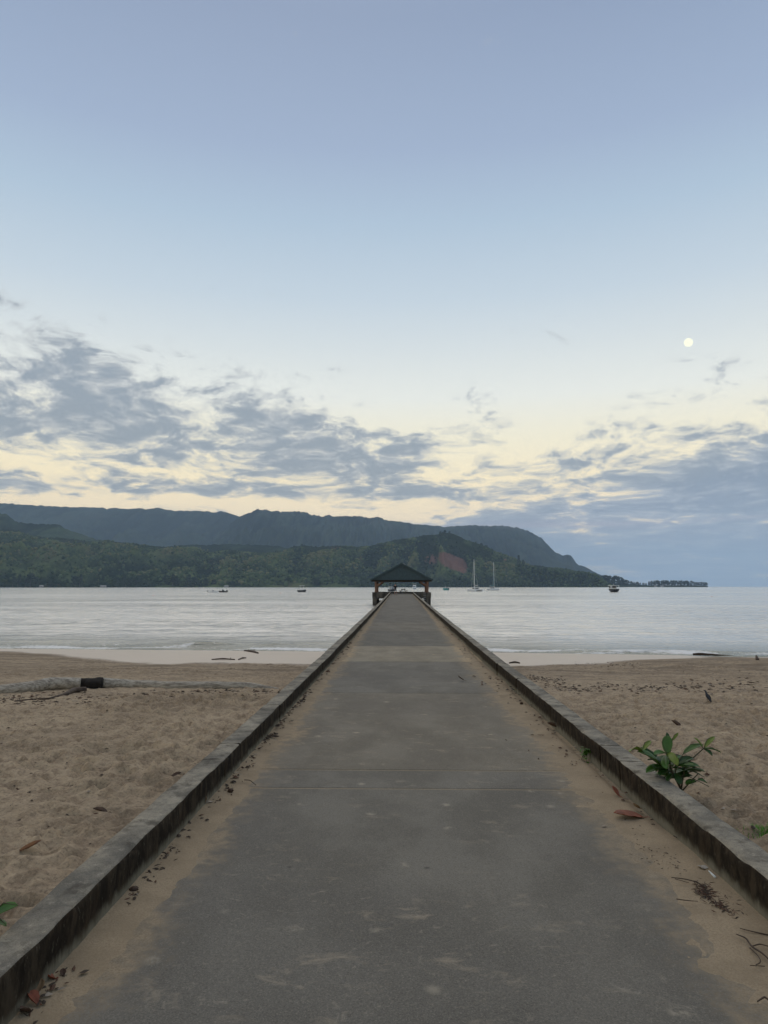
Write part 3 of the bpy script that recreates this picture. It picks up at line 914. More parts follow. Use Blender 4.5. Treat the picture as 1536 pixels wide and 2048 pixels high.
# ------------------------------------------------------------------ pavilion at the end
def m_paint(name, c, rough=.5, var=.25, sc=3.0):
    def f(t, b):
        n = t.noise(t.obj(), sc, 4, .6)
        t.put(b.inputs['Base Color'], t.mix(t.ss(n, .35, .7), c, tuple(x * (1 - var) for x in c)))
        b.inputs['Roughness'].default_value = rough
    return mat(name, f)
ROOF = m_paint('dark_green_roof_metal', (.032, .062, .066), .45)
GABLE = m_paint('dark_painted_gable', (.032, .064, .076), .6)
def m_timber(t, b):
    n = t.noise(t.mapping(t.obj(), (6, 6, .7)), 2.0, 5, .6)
    t.put(b.inputs['Base Color'], t.mix(t.ss(n, .3, .7), (.25, .135, .085), (.13, .072, .047)))
    b.inputs['Roughness'].default_value = .7
TIMBER = mat('red_brown_timber', m_timber)
DARK = m_paint('dark_timber', (.035, .028, .022), .8)
WHITE = m_paint('white_gelcoat', (.74, .75, .74), .35, .08)
GREYP = m_paint('grey_paint', (.30, .31, .31), .5)

EAVE, RIDGE = 4.20, 6.92
RHW = 5.1
pav = empty('pavilion', (PCX, PIER_END, PZ), label='open-sided pavilion with dark green gable roof on the pier end', cat='pavilion')
def P_(mb, name, m, parent=pav, smooth=False):
    o = mb.build(name, m, parent, smooth)
    return o
L0, L1 = .0, 12.6        # along Y in pavilion space
def loc(z): return z - PZ
slope = (RIDGE - EAVE) / RHW
for sx in (-1, 1):
    roof = MB()
    th = .10
    nrib = 40
    a0 = (0, L0 - .35, loc(RIDGE)); 
    vs = [(0, L0 - .35, loc(RIDGE)), (sx * RHW, L0 - .35, loc(EAVE)), (sx * RHW, L1 + .35, loc(EAVE)), (0, L1 + .35, loc(RIDGE)),
          (0, L0 - .35, loc(RIDGE) - th), (sx * RHW, L0 - .35, loc(EAVE) - th), (sx * RHW, L1 + .35, loc(EAVE) - th), (0, L1 + .35, loc(RIDGE) - th)]
    fs = [(0, 1, 2, 3), (7, 6, 5, 4), (0, 4, 5, 1), (1, 5, 6, 2), (2, 6, 7, 3)]
    if sx < 0: fs = [f[::-1] for f in fs]
    roof.add(vs, fs)
    ro = P_(roof, 'roof_slope', ROOF)
    for k in range(nrib):
        yk = L0 - .3 + k * (L1 - L0 + .6) / (nrib - 1)
        MB().bar((sx * .06, yk, loc(RIDGE) + .02 - .06 * slope), (sx * RHW, yk, loc(EAVE) + .02), .05, .05).build('roof_rib', ROOF, ro)
    MB().bar((sx * (RHW + .03), L0 - .36, loc(EAVE) - .08), (sx * (RHW + .03), L1 + .36, loc(EAVE) - .08), .05, .20).build('fascia', GABLE, ro)
    # bright skylight sheet next to the ridge on the seaward right slope
    if sx > 0:
        MB().bar((.18, L0 + .2, loc(RIDGE) + .075 - .18 * slope), (.62, L0 + .2, loc(RIDGE) + .075 - .62 * slope), .9, .05).build('ridge_vent', WHITE, ro)
    for yk in (L0 - .36, L1 + .36):
        MB().bar((sx * .0, yk, loc(RIDGE) - .06), (sx * (RHW + .05), yk, loc(EAVE) - .06), .06, .24).build('barge_board', GABLE, ro)
MB().bar((0, L0 - .4, loc(RIDGE) + .05), (0, L1 + .4, loc(RIDGE) + .05), .34, .06).build('ridge_cap', ROOF, pav)
# gable end boards
nb = 34
for yk in (L0 + .05, L1 - .05):
    for k in range(nb):
        x0 = -4.85 + k * 9.7 / nb; x1 = x0 + 9.7 / nb - .012
        zt = lambda x: loc(RIDGE) - .13 - abs(x) * slope
        zb = loc(EAVE) - .02
        if max(zt(x0), zt(x1)) < zb + .03: continue
        z0_, z1_ = max(zt(x0), zb + .01), max(zt(x1), zb + .01)
        pts = [(x0, z0_), (x1, z1_)] if x0 * x1 > 0 else [(x0, z0_), ((x0 + x1) / 2, max(z0_, z1_)), (x1, z1_)]
        m_ = MB()
        d = .012 if k % 2 else .02
        fr = [(x0, yk - d, zb), (x1, yk - d, zb)] + [(x, yk - d, z) for x, z in pts[::-1]]
        bk = [(x, yk + .02, z) for x, y_2, z in fr]
        n_ = len(fr)
        m_.add(fr + bk, [tuple(range(n_)), tuple(range(2 * n_ - 1, n_ - 1, -1))] + [(j, n_ + j, n_ + (j + 1) % n_, (j + 1) % n_) for j in range(n_)])
        m_.build('gable_board', GABLE, pav)
# frame
rows_y = (.75, 4.4, 8.2, 11.8)
PHX = 4.30
for k, yk in enumerate(rows_y):
    MB().box(-4.75, 4.75, yk - .1, yk + .1, loc(EAVE) - .30, loc(EAVE) - .02, .012).build('tie_beam', DARK if k == 0 else TIMBER, pav)
    for sx in (-1, 1):
        MB().box(sx * PHX - .14, sx * PHX + .14, yk - .14, yk + .14, .002, loc(EAVE) - .302, .012).build('post', TIMBER, pav)
        MB().bar((sx * (PHX - .16), yk, 1.25), (sx * (PHX - 1.15), yk, loc(EAVE) - .34), .16, .16).build('brace', TIMBER, pav)
        MB().bar((sx * PHX, yk + .16, 1.35), (sx * PHX, yk + 1.0, loc(EAVE) - .36), .14, .14).build('brace', TIMBER, pav)
for sx in (-1, 1):
    MB().box(sx * PHX - .1, sx * PHX + .1, .3, 12.3, loc(EAVE) - .52, loc(EAVE) - .304, .012).build('plate_beam', TIMBER, pav)
for sx in (-1, 1):
    for k in range(8):
        yk = .3 + k * 1.7
        MB().bar((0, yk, loc(RIDGE) - .22), (sx * (RHW - .1), yk, loc(EAVE) - .20), .07, .16).build('rafter', DARK, pav)

# ladder on the front face, right side
lx = at(849, 1190, PIER_END).x
lad = empty('ladder', (lx, PIER_END - .16, PZ), label='dark boarding ladder on the right front face of the pier end platform', cat='ladder')
for s in (-.26, .26):
    MB().bar((s, 0, .35), (s, 0, -2.0), .07, .07).build('rail', DARK, lad)
for k in range(6):
    MB().bar((-.25, 0, .1 - k * .36), (.25, 0, .1 - k * .36), .05, .07).build('rung', GREYP, lad)
for s in (-.26, .26):
    MB().bar((s, 0, .0), (s, .14, .0), .05, .05).build('bracket', DARK, lad)

# picnic table under the roof
tp = at(806.5, 1187, PIER_END + 7)
tab = empty('picnic_table', (tp.x, PIER_END + 7, PZ), label='dark picnic table with attached benches under the pavilion roof', cat='picnic table')
for k in range(5):
    MB().box(-.37 + k * .15, -.37 + k * .15 + .14, -.9, .9, .70, .745, .004).build('top_board', DARK, tab)
for s in (-1, 1):
    for k in range(2):
        x0 = s * .62 - .145 + k * .15
        MB().box(x0, x0 + .14, -.9, .9, .42, .46, .004).build('bench_board', DARK, tab)
for yk in (-.62, .62):
    fr = MB()
    MB().box(-.74, .74, yk - .03, yk + .03, .33, .418).build('bench_support', DARK, tab)
    MB().box(-.36, .36, yk - .03, yk + .03, .61, .698).build('top_support', DARK, tab)
    for s in (-1, 1):
        MB().bar((s * .22, yk + .05, .69), (s * .56, yk + .05, .0), .10, .045, up=(0, 1, 0)).build('leg', DARK, tab)

# ================================================================== vegetation across the bay
def m_foliage(name, dark, mid, olive):
    def f(t, b):
        tn = t.attr('tone')
        c = t.mix(t.ss(tn, 0, .55), dark, mid)
        c = t.mix(t.ss(tn, .6, 1.0), c, olive)
        t.put(b.inputs['Base Color'], c)
        b.inputs['Roughness'].default_value = 1.0
        b.inputs['Specular IOR Level'].default_value = .05
    return mat(name, f)
FOREST = m_foliage('hillside_canopy', (.020, .034, .015), (.080, .112, .042), (.165, .155, .070))
IRONW = m_foliage('ironwood_needles', (.018, .026, .018), (.034, .046, .032), (.05, .06, .04))
BARK = m_paint('grey_brown_bark', (.10, .085, .07), .9)

ICO_V = []
_g = (1 + 5 ** .5) / 2
for a_, b_ in ((1, _g), (-1, _g), (1, -_g), (-1, -_g)):
    ICO_V += [(0, a_, b_), (a_, b_, 0), (b_, 0, a_)]
ICO_V = np.array(ICO_V) / math.sqrt(1 + _g * _g)
_bm = bmesh.new()
for v in ICO_V: _bm.verts.new(v)
_r = bmesh.ops.convex_hull(_bm, input=_bm.verts[:])
_bm.verts.index_update()
ICO_F = np.array([[v.index for v in f.verts] for f in _bm.faces if len(f.verts) == 3])
ICO_V = np.array([v.co[:] for v in _bm.verts])
_bm.free()

def clumps(centres, rx, rz, tone, r):
    n = len(centres)
    jit = 1 + .38 * (r.random((n, len(ICO_V), 1)) - .5) * 2
    V = ICO_V[None] * jit * np.stack([rx, rx, rz], -1)[:, None, :] + centres[:, None, :]
    F = ICO_F[None] + (np.arange(n) * len(ICO_V))[:, None, None]
    # every clump a little lighter on some twigs than on others
    T = np.clip(tone[:, None] + .22 * (r.random((n, len(ICO_V))) - .5), 0, 1)
    return V.reshape(-1, 3), F.reshape(-1, 3), T.ravel()

r = np.random.default_rng(91)
vis = (NTT > .02) & (NTT <= 1.0) & (NP > -60)
jj, ii = np.nonzero(vis)
n = 19000
k = r.integers(0, len(jj), n)
jj, ii = jj[k], ii[k]
cx, cy, cz = NX[jj, ii], ND[jj, ii], NZ[jj, ii]
patch = fbm(cx * .006, cy * .006, 401, 4)
keep = (patch + .55 * r.random(n) > -.06) | (NTT[jj, ii] < .16)
pv_ = HORIZ - (cz - EYE) / cy * FPX
keep &= ~((np.abs(NP[jj, ii] - 903) < 30) & (np.abs(pv_ - 1125 - (NP[jj, ii] - 905) * .38) < 17))
cx, cy, cz, tt, patch = cx[keep], cy[keep], cz[keep], NTT[jj, ii][keep], patch[keep]
cx = cx + r.normal(0, 5, len(cx)); cy = cy + r.normal(0, 8, len(cy))
rad = r.uniform(3.0, 6.5, len(cx)) * np.where(tt < .12, 1.25, 1.0) * np.where(tt > .93, .62, 1)
rzz = rad * r.uniform(.55, 1.25, len(cx))
rshade_k = NSHADE[jj, ii][keep]
tone = np.clip(.36 + .7 * patch + 1.1 * (rshade_k - .5) + r.normal(0, .22, len(cx)) - .28 * (tt < .12) - .15 * (tt > .92), 0, 1)  # canopy tone also carries the painted gully shade and ridge light
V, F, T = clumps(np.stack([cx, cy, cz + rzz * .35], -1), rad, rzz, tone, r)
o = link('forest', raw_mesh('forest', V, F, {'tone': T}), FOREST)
tag(o, kind='stuff')
# wooded point at the right end of the near hills, a dark mass of its own
n = 2600
pxp = 1030 + 178 * r.random(n) ** .9
dd = r.uniform(2760, 3050, n)
hmax = np.interp(pxp, [1000, 1043, 1062, 1140, 1183, 1195, 1205, 1210], [40, 44, 38, 30, 25, 19, 9, 3]) * dd / FPX
hh = hmax * r.random(n) ** .8
V, F, T = clumps(np.stack([(pxp - 801) / FPX * dd, dd, hh + 1], -1), r.uniform(4, 8, n), r.uniform(4, 9, n), np.clip(r.normal(.22, .16, n), 0, 1), r)
o = link('woodland', raw_mesh('woodland', V, F, {'tone': T}), FOREST)
tag(o, kind='stuff')

def tree_meshes(seed, H, Wd, conical):
    r = np.random.default_rng(seed)
    n = 46
    h = r.random(n) ** .85
    env = (1.05 - h * .75) if conical else np.sqrt(np.clip(1 - (h * 1.8 - .8) ** 2, .05, 1))
    ang = r.random(n) * 2 * math.pi
    rr = Wd * .5 * env * np.sqrt(r.random(n))
    c = np.stack([rr * np.cos(ang), rr * np.sin(ang), H * (.16 + .82 * h)], -1)
    V, F, T = clumps(c, np.full(n, Wd * .13) * r.uniform(.6, 1.3, n), np.full(n, H * .06) * r.uniform(.7, 1.5, n), np.clip(r.normal(.4, .25, n), 0, 1), r)
    cm = raw_mesh('crown', V, F, {'tone': T}); cm.materials.append(IRONW)
    tm = MB().tube([(0, 0, -2), (.1, 0, H * .3), (-.1, .1, H * .6), (0, 0, H * .9)], [H * .022, H * .018, H * .012, H * .004], 6).mesh('trunk')
    for k_ in range(5):
        pass
    tm.materials.append(BARK)
    return cm, tm
TREES = [tree_meshes(500 + k_, 1.0, w_, c_) for k_, (w_, c_) in enumerate(((.55, True), (.7, False), (.45, True), (.8, False)))]
def tree(px, Y, h_px, v, label, group, base=0.0):
    H = h_px / FPX * Y
    t_ = empty('tree', ((px - 801) / FPX * Y, Y, base), random.uniform(0, 6), label, 'tree', group)
    cm, tm = TREES[v]
    for nm, me in (('crown', cm), ('trunk', tm)):
        o = bpy.data.objects.new(nm, me); col.objects.link(o); o.parent = t_
        o.scale = (H, H, H)
    return t_
spit = [(1291, 10), (1296, 11), (1301, 11.5), (1307, 12), (1311, 11), (1316, 11.5), (1320, 12.5), (1325, 12), (1329, 11), (1335, 12), (1339, 12.5), (1344, 11.5), (1350, 12), (1354, 12), (1359, 11), (1364, 11.5), (1368, 10.5), (1374, 11), (1379, 9.5), (1384, 8.5), (1388, 8.5), (1393, 9), (1398, 9), (1402, 8)]
for i, (px, h) in enumerate(spit):
    tree(px, 3420, h + 1.0, i % 4, 'dark ironwood tree in the row along the low far spit', 'ironwood trees on the far spit', .5)
rise = [(1197, 21), (1201, 23), (1206, 23), (1211, 22), (1216, 21.5), (1221, 21), (1226, 22), (1231, 20), (1236, 19), (1241, 17), (1246, 14), (1251, 12.5), (1256, 11.5), (1262, 10.5), (1268, 10), (1274, 8.5), (1280, 8), (1285, 8)]
for i, (px, h) in enumerate(rise):
    tree(px, 3450, h, (i * 3 + 1) % 4, 'grey-green tree on the slope behind the dark wooded point', 'trees behind the wooded point', .5)
shore = [(22, 22), (33, 26), (48, 18), (57, 27), (96, 15), (147, 22), (158, 26), (232, 20), (246, 28), (258, 18), (272, 15), (331, 24), (345, 27), (352, 21), (377, 26), (388, 20), (411, 17), (428, 15), (474, 14), (612, 16), (628, 18), (634, 17), (664, 13), (702, 14)]
for i, (px, h) in enumerate(shore):
    Y = float(dnear(px)) + 25
    tree(px, Y, h, (i * 2 + i // 3) % 4, 'tall dark tree standing on the far left shore of the bay', 'tall dark trees on the far shore', 1.0)
crest = [(1036, 1131, 20, 2), (1045, 1134, 14, 0), (608, 1095, 6, 2), (881, 1070, 7, 1), (890, 1069, 8, 3), (899, 1070, 7, 1), (962, 1096, 9, 3), (972, 1100, 9, 1), (983, 1106, 8, 3)]
for px, py, h, v in crest:
    Y = 3290.0 if px < 1000 else 3040.0
    tree(px, Y, h, v, {608: 'thin tree poking up from the crest of the low middle ridge', 1036: 'slender dark conifer rising above the right shoulder of the near hill', 1045: 'shorter dark tree right of the slender conifer on the hill shoulder'}.get(px, 'bushy dark tree on the crest right of the highest near hill'),
         None if px in (608, 1036, 1045) else 'trees on the near hill crest', (HORIZ - py) / FPX * Y + EYE)

# ------------------------------------------------------------------ far-shore houses, a few pixels each
HWALL = m_paint('pale_house_wall', (.30, .30, .29), .8)
HROOF = m_paint('pale_roof_sheet', (.34, .34, .33), .6)
WIN = m_paint('dark_window_glass', (.03, .035, .04), .2)
def house(px, w_, h_, Y, label):
    g = empty('house', ((px - 801) / FPX * Y, Y, 1.0), 0, label, 'house')
    MB().box(-w_ / 2, w_ / 2, 0, 8, 0, h_).build('wall', HWALL, g)
    rf = MB()
    rf.add([(-w_ / 2 - .6, -.6, h_ + .01), (w_ / 2 + .6, -.6, h_ + .01), (w_ / 2 + .6, 8.6, h_ + .01), (-w_ / 2 - .6, 8.6, h_ + .01), (-w_ / 2 - .6, 4, h_ + 2.2), (w_ / 2 + .6, 4, h_ + 2.2)],
           [(3, 2, 1, 0), (0, 1, 5, 4), (2, 3, 4, 5), (0, 4, 3), (1, 2, 5)])
    rf.build('roof', HROOF, g)
    for s in (-.28, .28):
        MB().box(s * w_ - .6, s * w_ + .6, -.06, -.003, h_ * .35, h_ * .8).build('window', WIN, g)
    return g
house(77, 9, 3.4, float(dnear(77)) - 12, 'small pale house at the foot of the hills near the left edge')
house(203, 16, 3.0, float(dnear(203)) - 12, 'long low pale house on the shore below the left hills')
house(452, 13, 3.0, float(dnear(452)) - 12, 'pale house on the shore above the moored dark raft')
house(1304, 11, 4.0, 3345, 'small white building under the left trees of the far spit')
house(1317, 14, 4.0, 3345, 'wider white building under the middle trees of the far spit')

# ================================================================== boats
NAVY = m_paint('dark_navy_hull', (.012, .016, .022), .4)
TEAL = m_paint('teal_hull', (.09, .30, .31), .45)
TEALC = m_paint('teal_canvas', (.02, .13, .17), .8)
ALU = m_paint('pale_mast_metal', (.62, .63, .60), .45)
BLACK = m_paint('black_rubber', (.012, .012, .013), .7)
def hull(L, B, H, m, parent, name='hull', z0=-.35, yoff=0.0, stripe=None):
    n = 14
    vs, fs, mi = [], [], []
    for i in range(n):
        t_ = i / (n - 1)
        x = -L / 2 + L * t_
        wd = B / 2 * (1 - max(0, (t_ - .45) / .55) ** 2.2) * (.88 + .12 * min(1, t_ * 4))
        wd = max(wd, .015)
        sh = H * (1 + .35 * t_ ** 2)
        keel = z0 + (.0 if t_ < .75 else (t_ - .75) / .25 * .55 * (H - z0))
        for y, z in ((0, keel), (wd * .72, keel + (sh - keel) * .35), (wd * .95, keel + (sh - keel) * .7), (wd, sh), (wd * .86, sh + .02), (wd * .84, sh - .12)):
            vs.append((x, yoff + y, z))
        for y, z in ((wd * .84, sh - .12), (wd * .86, sh + .02), (wd, sh), (wd * .95, keel + (sh - keel) * .7), (wd * .72, keel + (sh - keel) * .35)):
            vs.append((x, yoff - y, z))
    P = 11
    for i in range(n - 1):
        for k in range(P):
            k2 = (k + 1) % P
            fs.append((i * P + k, i * P + k2, (i + 1) * P + k2, (i + 1) * P + k))
    fs.append(tuple(range(P - 1, -1, -1))); fs.append(tuple((n - 1) * P + k for k in range(P)))
    return MB().add(vs, fs).build(name, m, parent, False)
def outboard(parent, x, y, s=1.0):
    e_ = MB().box(x - .28 * s, x + .22 * s, y - .2 * s, y + .2 * s, .55 * s, 1.15 * s, .06 * s)
    e_.box(x - .1 * s, x + .1 * s, y - .07 * s, y + .07 * s, -.4 * s, .56 * s)
    return e_.build('outboard_motor', BLACK, parent)
def wpos(px, wy):
    Y = FPX * EYE / (wy - HORIZ)
    return ((px - 801) / FPX * Y, Y, 0.0), Y
def boat(name, px, wy, rz, label, group='boats moored in the bay'):
    p, Y = wpos(px, wy)
    return empty(name, p, R(rz), label, 'boat', group)
def cabin(parent, x0, x1, w_, z0, z1, m=WHITE, rake=.5):
    c = MB()
    c.add([(x0, -w_ / 2, z0), (x1, -w_ / 2, z0), (x1 - rake, -w_ / 2 * .9, z1), (x0 + .1, -w_ / 2 * .9, z1), (x0, w_ / 2, z0), (x1, w_ / 2, z0), (x1 - rake, w_ / 2 * .9, z1), (x0 + .1, w_ / 2 * .9, z1)],
          [(0, 1, 2, 3), (7, 6, 5, 4), (1, 5, 6, 2), (0, 3, 7, 4), (3, 2, 6, 7), (0, 4, 5, 1)])
    o = c.build('cabin', m, parent)
    za, zb = z0 + (z1 - z0) * .40, z0 + (z1 - z0) * .85
    f = lambda z: x1 - rake * (z - z0) / (z1 - z0)
    wf = lambda z: w_ / 2 * (1 - .1 * (z - z0) / (z1 - z0))
    g = MB().add([(f(za) + .02, -wf(za) * .85, za), (f(za) + .02, wf(za) * .85, za), (f(zb) + .02, wf(zb) * .85, zb), (f(zb) + .02, -wf(zb) * .85, zb)], [(0, 1, 2, 3)])
    g.build('windscreen', WIN, o)
    for s in (-1, 1):
        v_ = [(x0 + .35, s * (wf(za) + .02), za), (f(za) - .25, s * (wf(za) + .02), za), (f(zb) - .25, s * (wf(zb) + .02), zb), (x0 + .4, s * (wf(zb) + .02), zb)]
        MB().add(v_, [(0, 1, 2, 3) if s < 0 else (3, 2, 1, 0)]).build('side_window', WIN, o)
    d_ = x0 - .02
    MB().add([(d_, -w_ * .36, za), (d_, -w_ * .36, zb), (d_, w_ * .36, zb), (d_, w_ * .36, za)], [(0, 1, 2, 3)]).build('rear_window', WIN, o)
    return o

# two sailing catamarans
def catamaran(px, wy, rz, L, B, mast_h, label, cover):
    g = boat('sailing_catamaran', px, wy, rz, label)
    for s in (-1, 1):
        hull(L, 1.3, 1.25, WHITE, g, yoff=s * B / 2)
        MB().box(-L * .42, L * .40, s * B / 2 - .67, s * B / 2 + .67, .05, .32).build('boot_stripe', GREYP, g)
    MB().box(-L * .36, L * .12, -B / 2 + .4, B / 2 - .4, .75, 1.10, .05).build('bridge_deck', WHITE, g)
    cabin(g, -L * .22, L * .12, B * .62, 1.12, 2.35)
    MB().box(-L * .36, -L * .10, -B * .30, B * .30, 2.6, 2.7, .03).build('cockpit_roof', WHITE, g)
    for s in (-1, 1):
        MB().tube([(-L * .34, s * B * .28, 1.1), (-L * .34, s * B * .28, 2.6)], .04, 6).build('roof_post', ALU, g)
    MB().tube([(L * .36, -B / 2, 1.3), (L * .36, B / 2, 1.3)], .1, 8).build('cross_beam', ALU, g)
    MB().tube([(L * .08, 0, 1.1), (L * .08, 0, mast_h)], [.26, .17], 8).build('mast', ALU, g)
    MB().tube([(L * .08, 0, 3.4), (-L * .36, 0, 3.5)], .14, 8).build('boom', ALU, g)
    MB().tube([(L * .07, 0, 3.75), (-L * .35, 0, 3.75)], [.34, .2], 8).build('furled_sail', cover, g)
    if cover is TEALC:
        MB().tube([(L * .08 - .35, 0, 3.6), (L * .08 - .28, 0, mast_h * .72)], [.26, .06], 6).build('sail_cover', TEALC, g)
    MB().tube([(L * .08, -1.3, mast_h * .52), (L * .08, 1.3, mast_h * .52)], .05, 6).build('spreader', ALU, g)
    MB().tube([(L * .46, 0, 1.3), (L * .085, 0, mast_h * .97)], .03, 5).build('forestay', ALU, g)
    for s in (-1, 1):
        MB().tube([(L * .02, s * B * .5, 1.25), (L * .08, 0, mast_h * .9)], .025, 5).build('shroud', ALU, g)
    return g
catamaran(948.5, 1182.7, 118, 9.2, 5.6, 20.3, 'white catamaran with a bare pale mast moored right of the pavilion', GREYP)
catamaran(984.5, 1180.7, 20, 8.8, 4.6, 22.6, 'catamaran with teal sail cover moored right of the bare-masted one', TEALC)

g = boat('motorboat', 783.5, 1183.0, -65, 'dark-hulled cabin motorboat seen through the pavilion beside the standing person')
hull(7.4, 2.7, 1.25, NAVY, g); cabin(g, -1.6, 1.5, 2.0, 1.2, 2.7); outboard(g, -3.8, .5, 1.2); outboard(g, -3.8, -.5, 1.2)
MB().box(-2.9, .9, -1.15, 1.15, 2.9, 3.0, .03).build('hard_top', WHITE, g)
for x, y in ((-2.8, -1), (-2.8, 1)): MB().tube([(x, y, 1.1), (x, y, 2.9)], .05, 6).build('roof_post', ALU, g)
MB().tube([(-.5, 0, 3.0), (-.5, 0, 4.0)], .05, 6).build('antenna_mast', ALU, g)

g = boat('motor_yacht', 828.5, 1178.4, -100, 'white flybridge fishing yacht far out, framed under the pavilion roof')
hull(12, 4.4, 1.9, WHITE, g); cabin(g, -2.8, 2.8, 3.4, 1.9, 3.9, rake=1.2)
MB().box(-2.4, 1.2, -1.5, 1.5, 3.92, 4.7, .1).build('flybridge', WHITE, g)
MB().box(-2.3, .8, -1.5, 1.5, 6.1, 6.2, .03).build('hard_top', WHITE, g)
for x, y in ((-2.1, -1.4), (-2.1, 1.4), (.6, -1.4), (.6, 1.4)): MB().tube([(x, y, 4.6), (x, y, 6.1)], .05, 6).build('roof_post', ALU, g)
for s in (-1, 1): MB().tube([(-1, s * 1.6, 3.8), (-2.5, s * 2.6, 9.5)], [.06, .03], 6).build('outrigger', ALU, g)

g = boat('motorboat', 890.5, 1180.6, 150, 'small teal motorboat with white console just right of the pavilion')
hull(5.0, 2.1, 1.5, TEAL, g); cabin(g, -.4, 1.1, 1.2, 1.3, 2.4); outboard(g, -2.6, 0, 1.5)
MB().box(-2.3, -.7, -.9, .9, 1.40, 1.75, .05).build('engine_cover', BLACK, g)
MB().tube([(0, 0, 2.4), (0, 0, 3.6)], .05, 6).build('antenna_mast', WHITE, g)

g = boat('motorboat', 1220, 1184.0, 96, 'dark-hulled white-roofed cabin boat moored alone on the right')
hull(7.5, 4.6, 1.7, NAVY, g)
MB().box(-3.6, 1.6, -2.15, 2.15, 3.6, 3.75, .04).build('hard_top', WHITE, g)
cabin(g, -1.0, 2.0, 3.6, 1.6, 3.58)
for x, y in ((-3.4, -2), (-3.4, 2)): MB().box(x - .1, x + .1, y - .12, y + .12, 1.6, 3.6).build('roof_post', WHITE, g)
outboard(g, -3.9, .7, 1.5); outboard(g, -3.9, -.7, 1.5)
MB().tube([(-1, 0, 3.75), (-1, 0, 4.7)], .06, 6).build('antenna_mast', WHITE, g)

g = boat('motorboat', 604.5, 1184.0, 12, 'dark open boat with a raised white canopy left of the pier')
hull(4.6, 1.9, .95, NAVY, g); outboard(g, -2.4, 0, 1.0)
MB().box(-1.6, 1.5, -.95, .95, 3.5, 3.62, .03).build('canopy', WHITE, g)
MB().box(-.3, .5, -.4, .4, .6, 1.7, .06).build('console', WHITE, g)
for x, y in ((-1, -.7), (-1, .7), (.9, -.7), (.9, .7)): MB().tube([(x * .8, y, .8), (x, y, 3.5)], .035, 6).build('canopy_post', ALU, g)

g = boat('skiff', 426.5, 1185.0, 4, 'low pale flat-decked skiff moored beside the dark raft boat on the left')
hull(5.4, 1.9, .55, WHITE, g)
MB().box(-.4, .4, -.4, .4, .5, 1.25, .05).build('console', GREYP, g)
outboard(g, -2.8, 0, .9)
g = boat('motorboat', 446, 1184.8, 172, 'dark inflatable motorboat with white console among the left moorings')
for s in (-1, 1):
    MB().tube([(-2.2, s * .85, .35), (.6, s * .85, .38), (1.7, s * .55, .5), (2.3, 0, .62)], [.3, .3, .28, .25], 8).build('inflatable_tube', BLACK, g, True)
hull(4.2, 1.3, .35, NAVY, g)
MB().box(-.5, .4, -.4, .4, .3, 1.35, .06).build('console', NAVY, g)
MB().box(-.1, .5, -.35, .35, 1.36, 1.95, .06).build('windscreen', WHITE, g)
outboard(g, -2.2, 0, 1.1)
# mooring buoys
ORG = m_paint('orange_buoy_plastic', (.42, .10, .05), .5)
for px, wy, m_, lab in ((305.5, 1191.5, ORG, 'small orange mooring buoy on the left water'), (561.5, 1186.5, ORG, 'small orange mooring buoy left of the canopy boat'),
                        (43, 1187, NAVY, 'small dark mooring buoy by the left edge of the water'), (1052.5, 1189, NAVY, 'small dark mooring buoy right of the catamarans'), (1412.5, 1193.5, ORG, 'small red buoy alone on the far right water')):
    p, Y = wpos(px, wy)
    b_ = MB(); rr = 1.1 / FPX * Y
    prof = [(0, -.9), (.8, -.5), (1, 0), (.85, .45), (.45, .9), (.2, 1.15), (.18, 1.5), (0, 1.5)]
    vs, fs = [], []
    for i, (q, z) in enumerate(prof):
        for k in range(10):
            a_ = k * math.pi / 5
            vs.append((q * rr * math.cos(a_), q * rr * math.sin(a_), z * rr))
    for i in range(len(prof) - 1):
        for k in range(10): fs.append((i * 10 + k, i * 10 + (k + 1) % 10, (i + 1) * 10 + (k + 1) % 10, (i + 1) * 10 + k))
    b_.add(vs, fs)
    o = b_.build('buoy', m_, None, True); o.location = p
    tag(o, lab, 'buoy', 'mooring buoys')

# ================================================================== person on the pier
SKIN = m_paint('skin', (.36, .20, .14), .6, .1)
SHIRT = m_paint('dark_shirt_cloth', (.012, .013, .017), .9)
SHORTS = m_paint('slate_shorts_cloth', (.12, .14, .17), .9)
HAIR = m_paint('dark_hair', (.015, .011, .009), .7)
def skinned(name, verts, edges, rad, m, parent, root=0, sub=1):
    me = bpy.data.meshes.new(name)
    me.from_pydata(verts, edges, [])
    o = link(name, me, m, parent)
    o.modifiers.new('skin', 'SKIN').use_smooth_shade = True
    if not me.skin_vertices: me.skin_vertices.new() if hasattr(me.skin_vertices, 'new') else None
    bm_ = bmesh.new(); bm_.from_mesh(me)
    ly = bm_.verts.layers.skin.verify()
    for v, rd in zip(bm_.verts, rad):
        v[ly].radius = (rd, rd) if not isinstance(rd, tuple) else rd
        v[ly].use_root = (v.index == root)
    bm_.to_mesh(me); bm_.free()
    s_ = o.modifiers.new('subdivision', 'SUBSURF'); s_.levels = sub; s_.render_levels = sub
    return o
PYp = 103.0
per = empty('person', ((790.5 - 801) / FPX * PYp, PYp, float(deck_z(PYp))), R(8),
            'person in dark top and slate shorts standing at the end of the walkway', 'person')
